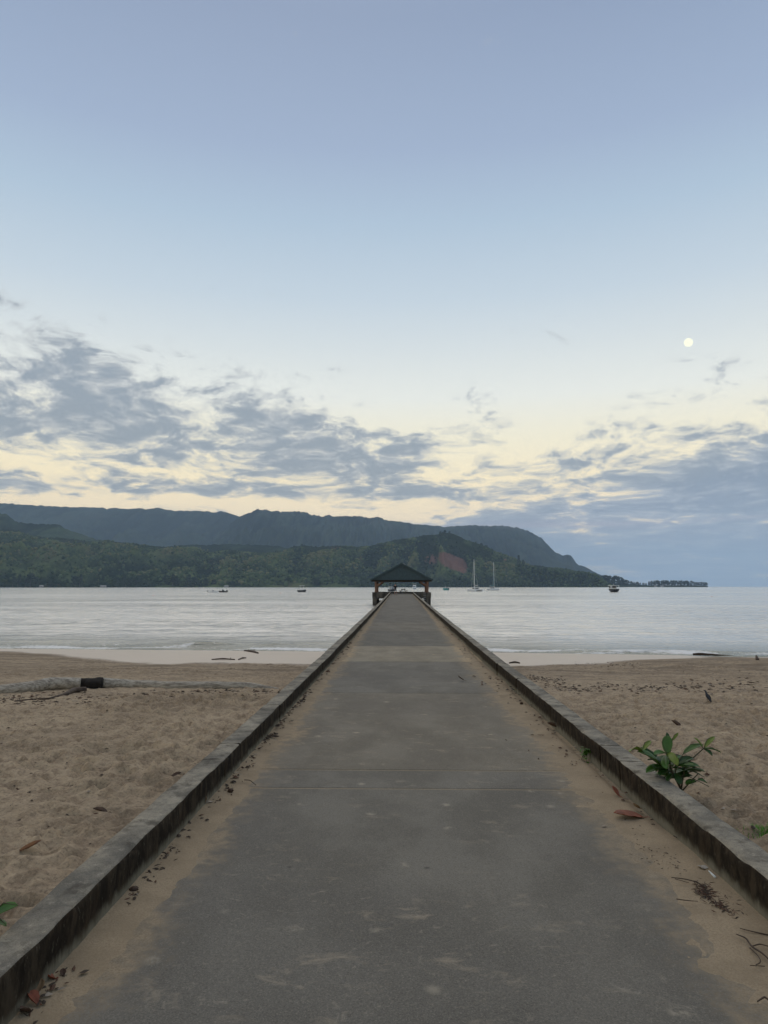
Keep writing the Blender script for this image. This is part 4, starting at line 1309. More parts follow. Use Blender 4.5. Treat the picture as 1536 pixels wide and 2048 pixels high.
# facing away from the camera (+Y), weight on the left leg, forearms raised in front of the chest
bv = [(0, 0, .88), (0, .02, 1.02), (0, .03, 1.20), (0, .02, 1.36), (0, .03, 1.43), (0, .06, 1.50), (0, .07, 1.60), (0, .075, 1.67),   # 0-7 pelvis..crown
      (-.10, 0, .84), (-.105, .03, .47), (-.105, 0, .09), (-.11, .10, .035), (-.115, .17, .03),                                  # 8-12 left leg
      (.10, 0, .84), (.14, .06, .48), (.16, .02, .09), (.17, .12, .035), (.18, .19, .03),                                        # 13-17 right leg
      (-.18, .02, 1.34), (-.29, .05, 1.10), (-.14, .25, 1.20), (-.09, .31, 1.235),                                               # 18-21 left arm
      (.18, .02, 1.34), (.29, .05, 1.10), (.14, .25, 1.20), (.09, .31, 1.235)]                                                   # 22-25 right arm
be = [(0, 1), (1, 2), (2, 3), (3, 4), (4, 5), (5, 6), (6, 7), (0, 8), (8, 9), (9, 10), (10, 11), (11, 12), (0, 13), (13, 14), (14, 15), (15, 16), (16, 17),
      (3, 18), (18, 19), (19, 20), (20, 21), (3, 22), (22, 23), (23, 24), (24, 25)]
br = [.13, .115, .125, .11, .052, .075, .085, .06, .085, .055, .036, .036, .025, .085, .055, .036, .036, .025, .058, .04, .03, .03, .058, .04, .03, .03]
for s, w_ in ((-1, 21), (1, 25)):
    wx, wy, wz = bv[w_]
    for k in range(5):
        f0 = len(bv)
        off = (k - 2) * .017
        ln = (.035, .05, .055, .05, .04)[k]
        if k == 0:
            bv += [(wx + s * .02, wy + .005, wz + .03), (wx - s * .005, wy + .02, wz + .055)]
        else:
            bv += [(wx - s * .02 , wy + ln * .8, wz + off), (wx - s * .045, wy + ln, wz + off)]
        be += [(w_, f0), (f0, f0 + 1)]
        br += [.009, .008]
skinned('body', bv, be, br, SKIN, per)
skinned('shirt', [(0, .0, .80), (0, .02, .98), (0, .03, 1.20), (0, .02, 1.38), (-.18, .02, 1.345), (-.25, .04, 1.15), (.18, .02, 1.345), (.25, .04, 1.15)],
        [(0, 1), (1, 2), (2, 3), (3, 4), (4, 5), (3, 6), (6, 7)], [(.19, .16), (.175, .15), (.185, .155), (.15, .12), .085, .072, .085, .072], SHIRT, per)
skinned('shorts', [(0, 0, .92), (0, 0, .86), (-.10, 0, .80), (-.105, .02, .55), (.10, 0, .80), (.135, .045, .56)], [(0, 1), (1, 2), (2, 3), (1, 4), (4, 5)], [.15, .145, .11, .095, .11, .095], SHORTS, per)
skinned('hair', [(0, .045, 1.53), (0, .03, 1.60), (0, .05, 1.69)], [(0, 1), (1, 2)], [.06, .098, .07], HAIR, per)
for s in (-1, 1):
    skinned('sandal', [(s * .11 if s < 0 else .165, -.03 if s < 0 else -.01, .012), (s * .115 if s < 0 else .18, .19 if s < 0 else .21, .012)], [(0, 1)], [(.04, .014), (.045, .014)], BLACK, per)

# ================================================================== driftwood
def m_drift_wood(t, b):
    p = t.pos()
    n1 = t.noise(t.mapping(p, (1.2, 8, 8)), 3.0, 6, .65)
    n2 = t.noise(p, 22, 4, .65)
    c = t.mix(t.ss(n1, .36, .66), (.40, .36, .29), (.17, .145, .11))
    c = t.mix(t.m('MULTIPLY', t.ss(n2, .58, .72), .6), c, (.06, .052, .042))
    c = t.mix(t.m('MULTIPLY', t.ss(n2, .42, .30), .4), c, (.56, .52, .45))
    t.put(b.inputs['Base Color'], c)
    b.inputs['Roughness'].default_value = .9
    bump(t, b, t.m('ADD', n1, n2), .4, .008)
DWOOD = mat('weathered_driftwood', m_drift_wood)
CHAR = m_paint('charred_wood', (.014, .010, .007), .95, .5, 20)
DKWOOD = m_paint('dark_wet_wood', (.075, .05, .033), .85, .5, 12)
def rough_tube(pts, rad, seg=14, rings=40, amp=.12, seed=1):
    pts = np.array([tuple(p) for p in pts], float); rad = np.array(rad, float)
    s = np.concatenate([[0], np.cumsum(np.linalg.norm(np.diff(pts, axis=0), axis=1))])
    u = np.linspace(0, s[-1], rings)
    C = np.stack([np.interp(u, s, pts[:, i]) for i in range(3)], -1)
    for _ in range(3): C[1:-1] = (C[:-2] + C[1:-1] * 2 + C[2:]) / 4
    Rr = np.interp(u, s, rad)
    vs, fs = [], []
    for i in range(rings):
        d = Vector(C[min(i + 1, rings - 1)] - C[max(i - 1, 0)]).normalized()
        a_ = d.cross(Vector((0, 0, 1)) if abs(d.z) < .9 else Vector((1, 0, 0))).normalized(); b_ = a_.cross(d)
        for k in range(seg):
            th = 2 * math.pi * k / seg
            q = Rr[i] * (1 + amp * float(fbm(u[i] * 5 + seed, math.cos(th) * 1.5 + math.sin(th) * 2.3, seed, 3)) * 1.6)
            vs.append(Vector(C[i]) + (a_ * math.cos(th) + b_ * math.sin(th)) * q)
    for i in range(rings - 1):
        for k in range(seg): fs.append((i * seg + k, i * seg + (k + 1) % seg, (i + 1) * seg + (k + 1) % seg, (i + 1) * seg + k))
    fs.append(tuple(range(seg - 1, -1, -1))); fs.append(tuple((rings - 1) * seg + k for k in range(seg)))
    return MB().add(vs, fs)
def gp(px, py, dz=0.0):
    p = hit(px, py, sand_h)
    return Vector((p.x, p.y, sand_h(p.x, p.y) + dz))
lg = [gp(-60, 1389, .02), gp(10, 1386, .05), gp(60, 1383, .07), gp(105, 1379, .11), gp(161, 1378, .10)]
c0 = lg[0].copy()
log = empty('driftwood_log', c0, label='long bleached driftwood log with a charred band lying half buried in sand', cat='log')
rel = lambda L_: [p - c0 for p in L_]
rough_tube(rel(lg), [.085, .10, .11, .115, .105], 16, 60, .05, 3).build('trunk', DWOOD, log, True)
rough_tube(rel([gp(159, 1378, .10), gp(170, 1378, .10), gp(182, 1378, .10), gp(195, 1377, .095), gp(204, 1377, .085)]), [.098, .100, .098, .101, .098], 18, 30, .14, 8).build('charred_section', CHAR, log, True)
rough_tube(rel([gp(205, 1375, .08), gp(260, 1375, .05), gp(340, 1376, .03), gp(430, 1376, .035), gp(500, 1377, .03), gp(556, 1378, -.01)]), [.10, .098, .09, .09, .085, .03], 16, 90, .06, 13).build('buried_trunk', DWOOD, log, True)
def stick(pts, rad, label, name='driftwood_branch', m=DKWOOD, cat='driftwood', twigs=(), seg=9, amp=.15, group=None):
    P0 = [gp(px, py, dz) for px, py, dz in pts]
    b0 = P0[0].copy()
    e_ = empty(name, b0, label=label, cat=cat, group=group)
    rough_tube([p - b0 for p in P0], rad, seg, max(8, 6 * len(pts)), amp, int(pts[0][0])).build('stem', m, e_, True)
    for tw, tr in twigs:
        rough_tube([gp(px, py, dz) - b0 for px, py, dz in tw], tr, 7, 8, amp, int(tw[0][0])).build('twig', m, e_, True)
    return e_
stick([(96, 1399, .015), (130, 1393, .03), (150, 1386, .06), (170, 1385, .05)], [.012, .035, .045, .05], 'dark crooked stick lying in front of the bleached log', twigs=[([(96, 1399, .015), (60, 1400, .01), (35, 1402, .01)], [.015, .012, .006])])
stick([(489, 1302, .02), (500, 1303.5, .04), (508, 1305, .04), (516, 1307, .02)], [.035, .05, .05, .035], 'knobbly dark driftwood branch at the water edge left of the pier', twigs=[([(507, 1305, .04), (509, 1304, .11)], [.03, .015])])
stick([(423, 1320, .02), (445, 1320, .05), (470, 1320, .02)], [.018, .03, .018], 'thin straight dark stick on the wet sand left of the pier', twigs=[([(460, 1320, .04), (462, 1319, .07)], [.015, .008])])
stick([(477, 1320, .02), (485, 1318, .04), (492, 1317, .03)], [.02, .03, .015], 'short curved dark stick beside the straight one on wet sand')
stick([(592, 1298.5, .03), (603, 1298.5, .05)], [.035, .035], 'short dark driftwood chunk near the waterline by the left kerb')
stick([(1386, 1311.5, .06), (1400, 1311.8, .09), (1440, 1312.5, .05), (1475, 1313, .02)], [.05, .06, .03, .02], 'long dark waterlogged log on the sand crest at far right')
stick([(1515, 1320, .0), (1514, 1319.5, .08), (1513, 1319, .15)], [.06, .045, .02], 'small dark leaning stump at the far right sand edge', name='driftwood_stump')
stick([(1018, 1327, .02), (1030, 1327, .05), (1040, 1327, .02)], [.02, .035, .02], 'small dark driftwood lump on wet sand right of the pier')

# ================================================================== bird on the sand
BIRDM = m_paint('black_feathers', (.010, .010, .012), .6)
BEAK = m_paint('dark_beak', (.06, .045, .02), .5)
bp = gp(1415.5, 1404)
bird = empty('bird', bp, R(115), 'black bird standing upright on the right-hand sand', 'bird')
bird.scale = (.74, .74, .74)
bb = MB()
prof = [(-.10, .005, .008, .004), (-.075, .045, .022, .014), (-.045, .085, .042, .036), (-.015, .125, .048, .046), (.015, .165, .040, .042), (.03, .20, .027, .03), (.04, .222, .026, .027), (.055, .238, .022, .02), (.072, .240, .009, .009)]
vs, fs = [], []
for x, z, ry, rz_ in prof:
    for k in range(10):
        a_ = k * math.pi / 5
        vs.append((x + .3 * rz_ * math.sin(a_), ry * math.cos(a_), z + rz_ * math.sin(a_)))
for i in range(len(prof) - 1):
    for k in range(10): fs.append((i * 10 + k, i * 10 + (k + 1) % 10, (i + 1) * 10 + (k + 1) % 10, (i + 1) * 10 + k))
fs.append(tuple(range(9, -1, -1))); fs.append(tuple((len(prof) - 1) * 10 + k for k in range(10)))
bb.add(vs, fs).build('body', BIRDM, bird, True)
MB().tube([(.07, 0, .240), (.105, 0, .232)], [.009, .002], 6).build('beak', BEAK, bird)
for s in (-1, 1):
    MB().add([(.01, s * .044, .18), (.0, s * .054, .13), (-.07, s * .028, .045), (-.09, s * .012, .03), (-.045, s * .045, .12)], [(0, 1, 2, 3, 4) if s < 0 else (4, 3, 2, 1, 0)]).build('wing', BIRDM, bird)
    MB().tube([(.0, s * .02, .085), (-.012, s * .022, .045), (.004, s * .022, .003), (.03, s * .022, .003)], [.008, .004, .004, .003], 6).build('leg', BEAK, bird)
# birds far up
for px, py, Y in ((426, 577, 260), (263, 648, 300), (1182, 838, 280)):
    p = at(px, py, Y)
    m_ = MB()
    m_.add([(0, -.16, 0), (.05, 0, .03), (0, .22, 0), (-.05, 0, .03), (0, 0, -.05), (.42, .02, .16), (.75, -.08, .06), (.38, -.10, .13), (-.42, .02, .16), (-.75, -.08, .06), (-.38, -.10, .13)],
           [(0, 1, 2, 3), (0, 4, 1), (1, 4, 2), (2, 4, 3), (3, 4, 0), (1, 5, 6, 7), (3, 10, 9, 8), (1, 7, 0), (3, 0, 10)])
    o = m_.build('bird', BIRDM, None); o.location = p; o.rotation_euler = (0, 0, random.uniform(0, 6))
    tag(o, {426: 'tiny bird flying high left of centre in the blue sky', 263: 'tiny bird flying above the left cloud bank', 1182: 'tiny bird flying low in the pale sky below the moon'}[px], 'bird')

# ================================================================== leaves, twigs, plants
def leaf_mesh(L, W, bend, fold, curl=0.0, tip=1.0, nx=9, ny=5, seed=0, ragged=0.0):
    r_ = random.Random(seed)
    vs, fs = [], []
    z = y = 0.0
    for i in range(nx):
        t_ = i / (nx - 1)
        a_ = bend * t_
        if i:
            y += L / (nx - 1) * math.cos(a_); z += L / (nx - 1) * math.sin(a_)
        wd = W / 2 * max(.03, 1.32 * (max(t_, .0) ** .75) * (1 - t_) ** .62 * 1.85)
        for k in range(ny):
            s_ = (k / (ny - 1)) * 2 - 1
            q = wd * (1 + ragged * (r_.random() - .5))
            up = fold * abs(s_) * q + curl * s_ * s_ * q + ragged * .25 * W * (r_.random() - .5) * (abs(s_) > .1)
            vs.append((s_ * q * math.cos(min(1.2, abs(curl) * .5)), y - math.sin(a_) * up, z + math.cos(a_) * up))
    for i in range(nx - 1):
        for k in range(ny - 1):
            fs.append((i * ny + k, i * ny + k + 1, (i + 1) * ny + k + 1, (i + 1) * ny + k))
    return vs, fs
def m_leaf(name, c, c2, rough=.45, trans=.25):
    def f(t, b):
        p = t.obj()
        n = t.noise(p, 18, 4, .6)
        t.put(b.inputs['Base Color'], t.mix(t.ss(n, .35, .7), c, c2))
        b.inputs['Roughness'].default_value = rough
        tr = t.node('ShaderNodeBsdfTranslucent')
        t.put(tr.inputs[0], t.mix(.5, c, c2))
        mx = t.node('ShaderNodeMixShader'); mx.inputs[0].default_value = trans
        out = [x for x in t.n if x.type == 'OUTPUT_MATERIAL'][0]
        t.l.new(b.outputs[0], mx.inputs[1]); t.l.new(tr.outputs[0], mx.inputs[2]); t.l.new(mx.outputs[0], out.inputs[0])
    return mat(name, f)
LEAF_G = m_leaf('glossy_green_leaf', (.065, .165, .025), (.095, .215, .034), .35, .45)
LEAF_Y = m_leaf('young_yellow_green_leaf', (.17, .25, .03), (.22, .28, .045), .4, .4)
LEAF_D = m_leaf('dark_green_leaf', (.028, .078, .018), (.042, .105, .022), .35, .35)
LEAF_RED = m_leaf('dead_red_brown_leaf', (.30, .085, .038), (.19, .058, .028), .6)
LEAF_ORG = m_leaf('dead_orange_leaf', (.24, .105, .030), (.15, .06, .022), .6)
LEAF_BRN = m_leaf('dead_brown_leaf', (.085, .045, .024), (.05, .028, .017), .7)
LEAF_TAN = m_leaf('dead_tan_leaf', (.26, .17, .085), (.16, .10, .05), .7)
STEM = m_leaf('green_brown_stem', (.07, .08, .03), (.06, .045, .025), .6)
def solid(o, th):
    md = o.modifiers.new('thickness', 'SOLIDIFY'); md.thickness = th
    return o
def dleaf(px, py, L, W, rz, m, label, on='deck', tilt=.2, curl=.6, bend=.7, dz=.012):
    p = hit(px, py, (lambda x, y: deck_z(y) + .02) if on == 'deck' else sand_h)
    if on != 'deck': p.z = sand_h(p.x, p.y)
    vs, fs = leaf_mesh(L, W, bend, .10, curl * .6, seed=int(px), ragged=.14)
    vs = [(x, y - L / 2, z) for x, y, z in vs]
    g = empty('fallen_leaf', (p.x, p.y, p.z + dz), R(rz), label, 'leaf')
    g.rotation_euler = (tilt, tilt * .5, R(rz))
    o = MB().add(vs, fs).build('blade', m, g, True); solid(o, .0015)
    MB().tube([(0, -L / 2, 0), (0, -L / 2 - L * .12, .006), (.006, -L / 2 - L * .2, .0)], [.003, .0022, .0018], 6).build('stalk', m, g)
    return g
dleaf(1258, 1634, .225, .15, 84, LEAF_RED, 'large red-brown dead leaf lying on sandy deck by the right kerb', curl=.3, bend=.15, dz=.006, tilt=.03)
dleaf(1229, 1592, .11, .045, 35, LEAF_RED, 'curled dark red leaf just above the large red-brown one', curl=1.4, bend=.9, dz=.02)
dleaf(1272, 1621, .075, .045, 100, LEAF_TAN, 'small tan crumpled leaf touching the top of the large red-brown leaf', curl=1.2, dz=.02)
dleaf(60, 1703, .14, .055, -60, LEAF_ORG, 'orange-brown leaf resting on sand at left foreground', 'sand', curl=.8, bend=.4, tilt=.12, dz=.02)
dleaf(404, 1611, .10, .06, 20, LEAF_TAN, 'tan dry leaf leaning on the foot of the left kerb', curl=1.2, tilt=.6, dz=.035)
dleaf(1352, 1455, .16, .09, 40, LEAF_BRN, 'brown folded leaf on sand above the green seedling', 'sand', curl=1.2, tilt=.2, bend=.5, dz=.03)
dleaf(1106, 1457, .16, .09, 70, LEAF_BRN, 'brown crumpled leaf on deck sand beside the middle right kerb', curl=1.2, tilt=.1, bend=.4, dz=.02)
dleaf(98, 1965, .055, .045, 120, LEAF_RED, 'small red leaf by the left kerb foot at bottom', curl=.8, dz=.015)
dleaf(125, 1952, .035, .028, 30, LEAF_BRN, 'tiny dark leaf right of the small red one', curl=.8, dz=.012)
dleaf(62, 2012, .07, .055, 75, LEAF_RED, 'rusty curled leaf in the bottom left corner pile', curl=1.2, dz=.02)
dleaf(78, 1990, .06, .04, 15, LEAF_TAN, 'pale brown leaf on top of the bottom left corner pile', curl=1.0, dz=.03)
dleaf(48, 2035, .06, .045, 150, LEAF_BRN, 'dark brown leaf at the very bottom left corner', curl=1.1, dz=.015)
dleaf(352, 1550, .12, .06, -40, LEAF_BRN, 'dark brown leaf propped on the sand side of the left kerb', 'sand', curl=1.0, tilt=.15, bend=.3, dz=.02)
dleaf(200, 1627, .12, .06, 85, LEAF_BRN, 'dark shrivelled leaf alone on the left sand', 'sand', curl=1.0, tilt=.05, bend=.3, dz=.012)
dleaf(590, 1400, .14, .09, 20, LEAF_ORG, 'rust-brown leaf cluster piece at the left kerb far along', curl=1.3, dz=.03)
dleaf(921, 1360, .16, .09, 80, LEAF_BRN, 'lone dark leaf in the middle of the walkway far along', curl=.5, dz=.01)
dleaf(1420, 1388, .16, .05, 85, LEAF_BRN, 'flat dark leaf just behind the black bird', 'sand', curl=.4, bend=.15, tilt=.03, dz=.012)
dleaf(1504, 1368, .25, .09, 100, LEAF_BRN, 'dark flat leaf on sand at the right edge', 'sand', curl=.5, bend=.2, tilt=.04, dz=.015)
# seed pods
for px, py, s_, lab in ((461, 1585, .028, 'brown oval seed pod on deck sand near the left kerb'), (267, 1784, .026, 'black seed pod touching the left kerb foot'), (1043, 1409, .03, 'small dark seed pod on deck sand by the right kerb')):
    p = hit(px, py, lambda x, y: deck_z(y) + .02)
    vs, fs = [], []
    for i in range(7):
        u = i / 6
        q = s_ * .72 * math.sin(math.pi * min(.98, max(.02, u))) ** .7
        for k in range(9):
            a_ = 2 * math.pi * k / 9
            vs.append(((u - .5) * 2 * s_ * 1.05, q * math.cos(a_) * (1 + .08 * (k % 2)), q * math.sin(a_)))
    for i in range(6):
        for k in range(9): fs.append((i * 9 + k, i * 9 + (k + 1) % 9, (i + 1) * 9 + (k + 1) % 9, (i + 1) * 9 + k))
    o = MB().add(vs, fs).build('seed_pod', LEAF_BRN, None, True); o.location = (p.x, p.y, p.z + s_ * .55); o.rotation_euler = (0, .2, random.uniform(0, 3))
    tag(o, lab, 'seed pod')
# twigs on the deck
def twig(pts, rad, label, branches=()):
    P0 = [hit(px, py, lambda x, y: deck_z(y) + .02) + Vector((0, 0, dz)) for px, py, dz in pts]
    b0 = P0[0].copy()
    e_ = empty('twig', b0, label=label, cat='twig')
    rough_tube([p - b0 for p in P0], rad, 7, 6 * len(pts), .15, int(pts[0][1])).build('stem', DKWOOD, e_, True)
    for bpts, brd in branches:
        rough_tube([hit(px, py, lambda x, y: deck_z(y) + .02) + Vector((0, 0, dz)) - b0 for px, py, dz in bpts], brd, 6, 12, .15, int(bpts[0][1])).build('side_shoot', DKWOOD, e_, True)
twig([(1343, 1759, .012), (1370, 1765, .02), (1395, 1770, .016), (1412, 1778, .008)], [.0025, .003, .003, .002], 'long thin twig beside the debris patch at right kerb', [([(1350, 1762, .012), (1378, 1769, .01)], [.002, .0015])])
twig([(1353, 1801, .008), (1370, 1805, .012), (1396, 1805, .006)], [.003, .003, .0015], 'short thin twig below the long one at right kerb')
twig([(1473, 1872, .008), (1492, 1884, .02), (1503, 1898, .012), (1525, 1915, .02), (1545, 1930, .01)], [.0025, .004, .004, .004, .003], 'branching dark root twig at the right edge of the deck sand',
     [([(1503, 1898, .012), (1520, 1896, .02), (1540, 1900, .015)], [.003, .003, .002]), ([(1500, 1900, .01), (1518, 1918, .012), (1524, 1930, .008), (1512, 1932, .006)], [.003, .0025, .0025, .002]), ([(1500, 1933, .005), (1530, 1937, .01)], [.002, .002])])
twig([(1480, 1860, .008), (1505, 1868, .012), (1540, 1874, .008)], [.002, .003, .003], 'straight dark twig above the branching root at the right edge')
twig([(489, 1562, .01), (500, 1565, .02), (512, 1572, .008)], [.004, .004, .003], 'short bent twig on deck sand near the left kerb')
twig([(1515, 2008, .01), (1530, 2003, .02), (1545, 2012, .01)], [.003, .004, .003], 'curled black twig in the bottom right corner')
# litter
PLASTIC = m_paint('pale_plastic', (.62, .66, .64), .4, .1)
FILM = m_paint('clear_film_scrap', (.42, .39, .34), .25, .15)
a_, b_ = (hit(px, py, lambda x, y: deck_z(y) + .02) + Vector((0, 0, .012)) for px, py in ((1418, 1746), (1431, 1759)))
o = MB().tube([(0, 0, 0), (b_ - a_) * .5, (b_ - a_)], [.004, .0062, .0075], 10).build('plastic_tip', PLASTIC, None, True); o.location = a_
tag(o, 'small white tapered plastic tip on sand at the right kerb foot', 'litter')
p = hit(1404, 1738, lambda x, y: deck_z(y) + .02)
vs = [(x * .03 + .006 * random.uniform(-1, 1), y * .022 + .006 * random.uniform(-1, 1), .012 + .010 * random.random()) for y in range(-1, 2) for x in range(-1, 2)]
o = MB().add(vs, [(i, i + 1, i + 4, i + 3) for i in (0, 1, 3, 4)]).build('film_scrap', FILM, None); solid(o, .001); o.location = p; o.rotation_euler = (.1, .15, .6)
tag(o, 'crumpled scrap of clear film above the white plastic tip', 'litter')

# seedling behind the right kerb
def plant(name, base, leaves, stems, label):
    e_ = empty(name, base, label=label, cat='plant')
    for pts, r0 in stems:
        MB().tube([Vector(p) for p in pts], [r0, r0 * .8, r0 * .6][:len(pts)] if len(pts) <= 3 else [r0] * len(pts), 7).build('stem', STEM, e_, True)
    for i, (pos, az_, elv, roll, L, W, bend, m_) in enumerate(leaves):
        vs, fs = leaf_mesh(L, W, bend, .30, .1, seed=i * 7 + 3, nx=10, ny=7)
        M = Matrix.Translation(Vector(pos)) @ Matrix.Rotation(R(az_), 4, 'Z') @ Matrix.Rotation(R(elv), 4, 'X') @ Matrix.Rotation(R(roll), 4, 'Y')
        o = MB().add([M @ Vector(v) for v in vs], fs).build('leaf', m_, e_, True); solid(o, .002)
        tipd = M @ Vector(vs[-4]); q0 = M @ Vector(vs[3]); q1 = M @ Vector(vs[len(vs) // 2]); 
        MB().tube([q0, q1 + Vector((0, 0, .003)), tipd], [.003, .0022, .001], 5).build('midrib', STEM, o)
    return e_
def w_at(px, py, Y): return at(px, py, Y)
PB = Vector((2.22, 5.72, 1.34))
PLY = 5.80
def L_(b0, t0, W, m_, bend=-.5, roll=0, dy0=0.0, dy1=0.0):
    """leaf from base pixel to tip pixel"""
    a_ = w_at(*b0, PLY + dy0) - PB; t_ = w_at(*t0, PLY + dy1) - PB
    d = t_ - a_
    L = d.length
    az_ = math.degrees(math.atan2(-d.x, d.y)); el_ = math.degrees(math.asin(max(-1, min(1, d.z / L))))
    return (a_, az_, el_ - math.degrees(bend) * .5, roll, L * (1.04 + bend * bend * .04), W * 1.22, bend, m_)
leaves = [
    L_((1334, 1508), (1336, 1472), .068, LEAF_G, -.3, 12, 0, .05),
    L_((1340, 1506), (1334, 1466), .035, LEAF_D, -.3, 0, .05, .10),
    L_((1343, 1482), (1358, 1467), .018, LEAF_Y, -.2, 60, .05, .06),
    L_((1330, 1545), (1284, 1506), .10, LEAF_G, -.7, -25, 0, -.08),
    L_((1328, 1535), (1282, 1497), .05, LEAF_D, -.5, -30, .05, .10),
    L_((1286, 1504), (1252, 1502), .05, LEAF_Y, -1.1, 35, -.02, -.05),
    L_((1284, 1502), (1303, 1482), .035, LEAF_Y, -.3, 20, .05, .12),
    L_((1334, 1508), (1312, 1509), .055, LEAF_G, -.6, -15, -.03, -.12),
    L_((1336, 1506), (1348, 1530), .055, LEAF_Y, -1.0, 20, -.02, -.16),
    L_((1334, 1510), (1325, 1537), .06, LEAF_G, -.8, 30, -.03, -.14),
    L_((1350, 1532), (1388, 1517), .06, LEAF_D, -.6, 20, 0, .02),
    L_((1366, 1508), (1406, 1489), .055, LEAF_G, -.4, 10, .05, .12),
    L_((1406, 1496), (1389, 1476), .028, LEAF_Y, -.4, -20, .1, .12),
    L_((1408, 1496), (1430, 1474), .036, LEAF_Y, -.3, 20, .1, .14),
    L_((1407, 1497), (1441, 1504), .04, LEAF_G, -.5, 0, .1, .12),
    L_((1407, 1498), (1424, 1511), .04, LEAF_D, -.6, 10, .1, .06),
    L_((1346, 1536), (1376, 1545), .045, LEAF_D, -.6, 0, 0, .02),
    L_((1352, 1535), (1408, 1553), .03, LEAF_D, -.4, 10, .02, .05),
    L_((1399, 1542), (1384, 1534), .035, LEAF_G, -.5, -20, .05, .0),
    L_((1393, 1562), (1374, 1569), .045, LEAF_G, -.5, -20, .03, -.02),
    L_((1395, 1560), (1414, 1566), .05, LEAF_G, -.6, 10, .05, .05),
    L_((1350, 1545), (1360, 1568), .05, LEAF_D, -.5, 0, 0, -.08),
    L_((1340, 1540), (1322, 1550), .06, LEAF_D, -.8, -10, 0, -.10),
    L_((1345, 1548), (1335, 1562), .05, LEAF_D, -.5, 10, -.02, -.06),
]
rl = random.Random(21)
for q in range(22):      # more foliage low down around the stem
    bx_, by_ = 1345 + rl.uniform(-16, 22), 1540 + rl.uniform(-16, 22)
    an = rl.uniform(0, 2 * math.pi)
    ln = rl.uniform(22, 44)
    leaves.append(L_((bx_, by_), (bx_ + ln * 1.2 * math.cos(an), by_ - ln * .55 * abs(math.sin(an)) + rl.uniform(-6, 10)), rl.uniform(.05, .085), rl.choice([LEAF_G, LEAF_G, LEAF_D]), -rl.uniform(.4, .9), rl.uniform(-25, 25), rl.uniform(-.06, .06), rl.uniform(-.12, .16)))
S_ = lambda *pp: [w_at(px, py, PLY + d_) - PB for px, py, d_ in pp]
stems = [(S_((1364, 1582, 0), (1345, 1545, 0), (1334, 1508, 0)), .010), (S_((1362, 1580, 0), (1370, 1530, .05), (1407, 1497, .1)), .007), (S_((1364, 1582, 0), (1384, 1560, .02), (1396, 1548, .05)), .006),
         (S_((1345, 1545, 0), (1320, 1530, 0), (1286, 1504, -.02)), .007), (S_((1350, 1545, 0), (1358, 1520, .02), (1366, 1508, .05)), .005), (S_((1350, 1550, 0), (1380, 1554, .02), (1418, 1573, .05)), .004)]
plant('seedling', PB, leaves, stems, 'broad-leaved green seedling growing behind the right kerb')
# leaf tips of another seedling at the left frame edge
PB2 = Vector((-2.02, 3.25, 1.44)); PLY = 3.2; PB = PB2
plant('seedling', PB2, [L_((-30, 1845), (28, 1815), .055, LEAF_G, -.5, 25, 0, -.02), L_((-40, 1850), (14, 1848), .04, LEAF_G, -.6, -10, 0, -.04), L_((-30, 1840), (-60, 1800), .05, LEAF_G, -.5, 0), L_((-35, 1850), (-90, 1840), .05, LEAF_D, -.6, 0)],
      [([Vector((0, 0, -.06)), w_at(-30, 1845, 3.2) - PB2], .005)], 'green seedling leaves poking in over the left kerb at frame edge')
# small fern-like weed in the right kerb joint
def weed(px, py, label):
    p = at(px, py, hit(px, py, 1.45).y); p.x = XR - .012
    e_ = empty('weed', p, label=label, cat='plant')
    e_.scale = (1.5, 1.3, 1.5)
    rr_ = random.Random(3)
    for i in range(9):
        dxx = rr_.uniform(-.07, -.01); dyy = rr_.uniform(-.06, .06); dzz = rr_.uniform(-.15, .05)
        MB().tube([(0, 0, 0), (dxx * .6, dyy * .5, dzz * .3 + .02), (dxx, dyy, dzz)], [.0022, .0018, .001], 5).build('stem', STEM, e_)
        for k in range(6):
            t_ = .3 + k * .13
            c = Vector((dxx * t_, dyy * t_, dzz * t_ * t_ + .02 * (1 - t_)))
            vs, fs = leaf_mesh(.030, .018, -.4, .2, nx=5, ny=3)
            M = Matrix.Translation(c) @ Matrix.Rotation(rr_.uniform(0, 6.3), 4, 'Z') @ Matrix.Rotation(rr_.uniform(-.8, .6), 4, 'X')
            MB().add([M @ Vector(v) for v in vs], fs).build('leaf', LEAF_G, e_)
weed(1203, 1503, 'tuft of small green weeds growing from the right kerb joint')

# grass at the right edge, fallen debris
def scatter(name, items, m, kind='stuff'):
    mb = MB()
    for vs, fs in items: mb.add(vs, fs)
    o = mb.build(name, m); tag(o, kind=kind)
    return o
rr_ = random.Random(11)
blades = []
gc = gp(1532, 1668)
for i in range(520):
    x = gc.x + rr_.gauss(.05, .075); y = gc.y + rr_.gauss(0, .04)
    z = sand_h(x, y)
    a_ = rr_.uniform(0, 6.28); h_ = rr_.uniform(.015, .038); ln = rr_.uniform(.005, .03)
    s_ = .004
    dx_, dy_ = math.cos(a_), math.sin(a_)
    blades.append(([(x - dy_ * s_, y + dx_ * s_, z - .005), (x + dy_ * s_, y - dx_ * s_, z - .005), (x + dx_ * ln, y + dy_ * ln, z + h_)], [(0, 1, 2)]))
scatter('grass', blades, m_leaf('bright_grass', (.10, .26, .03), (.14, .32, .04)))

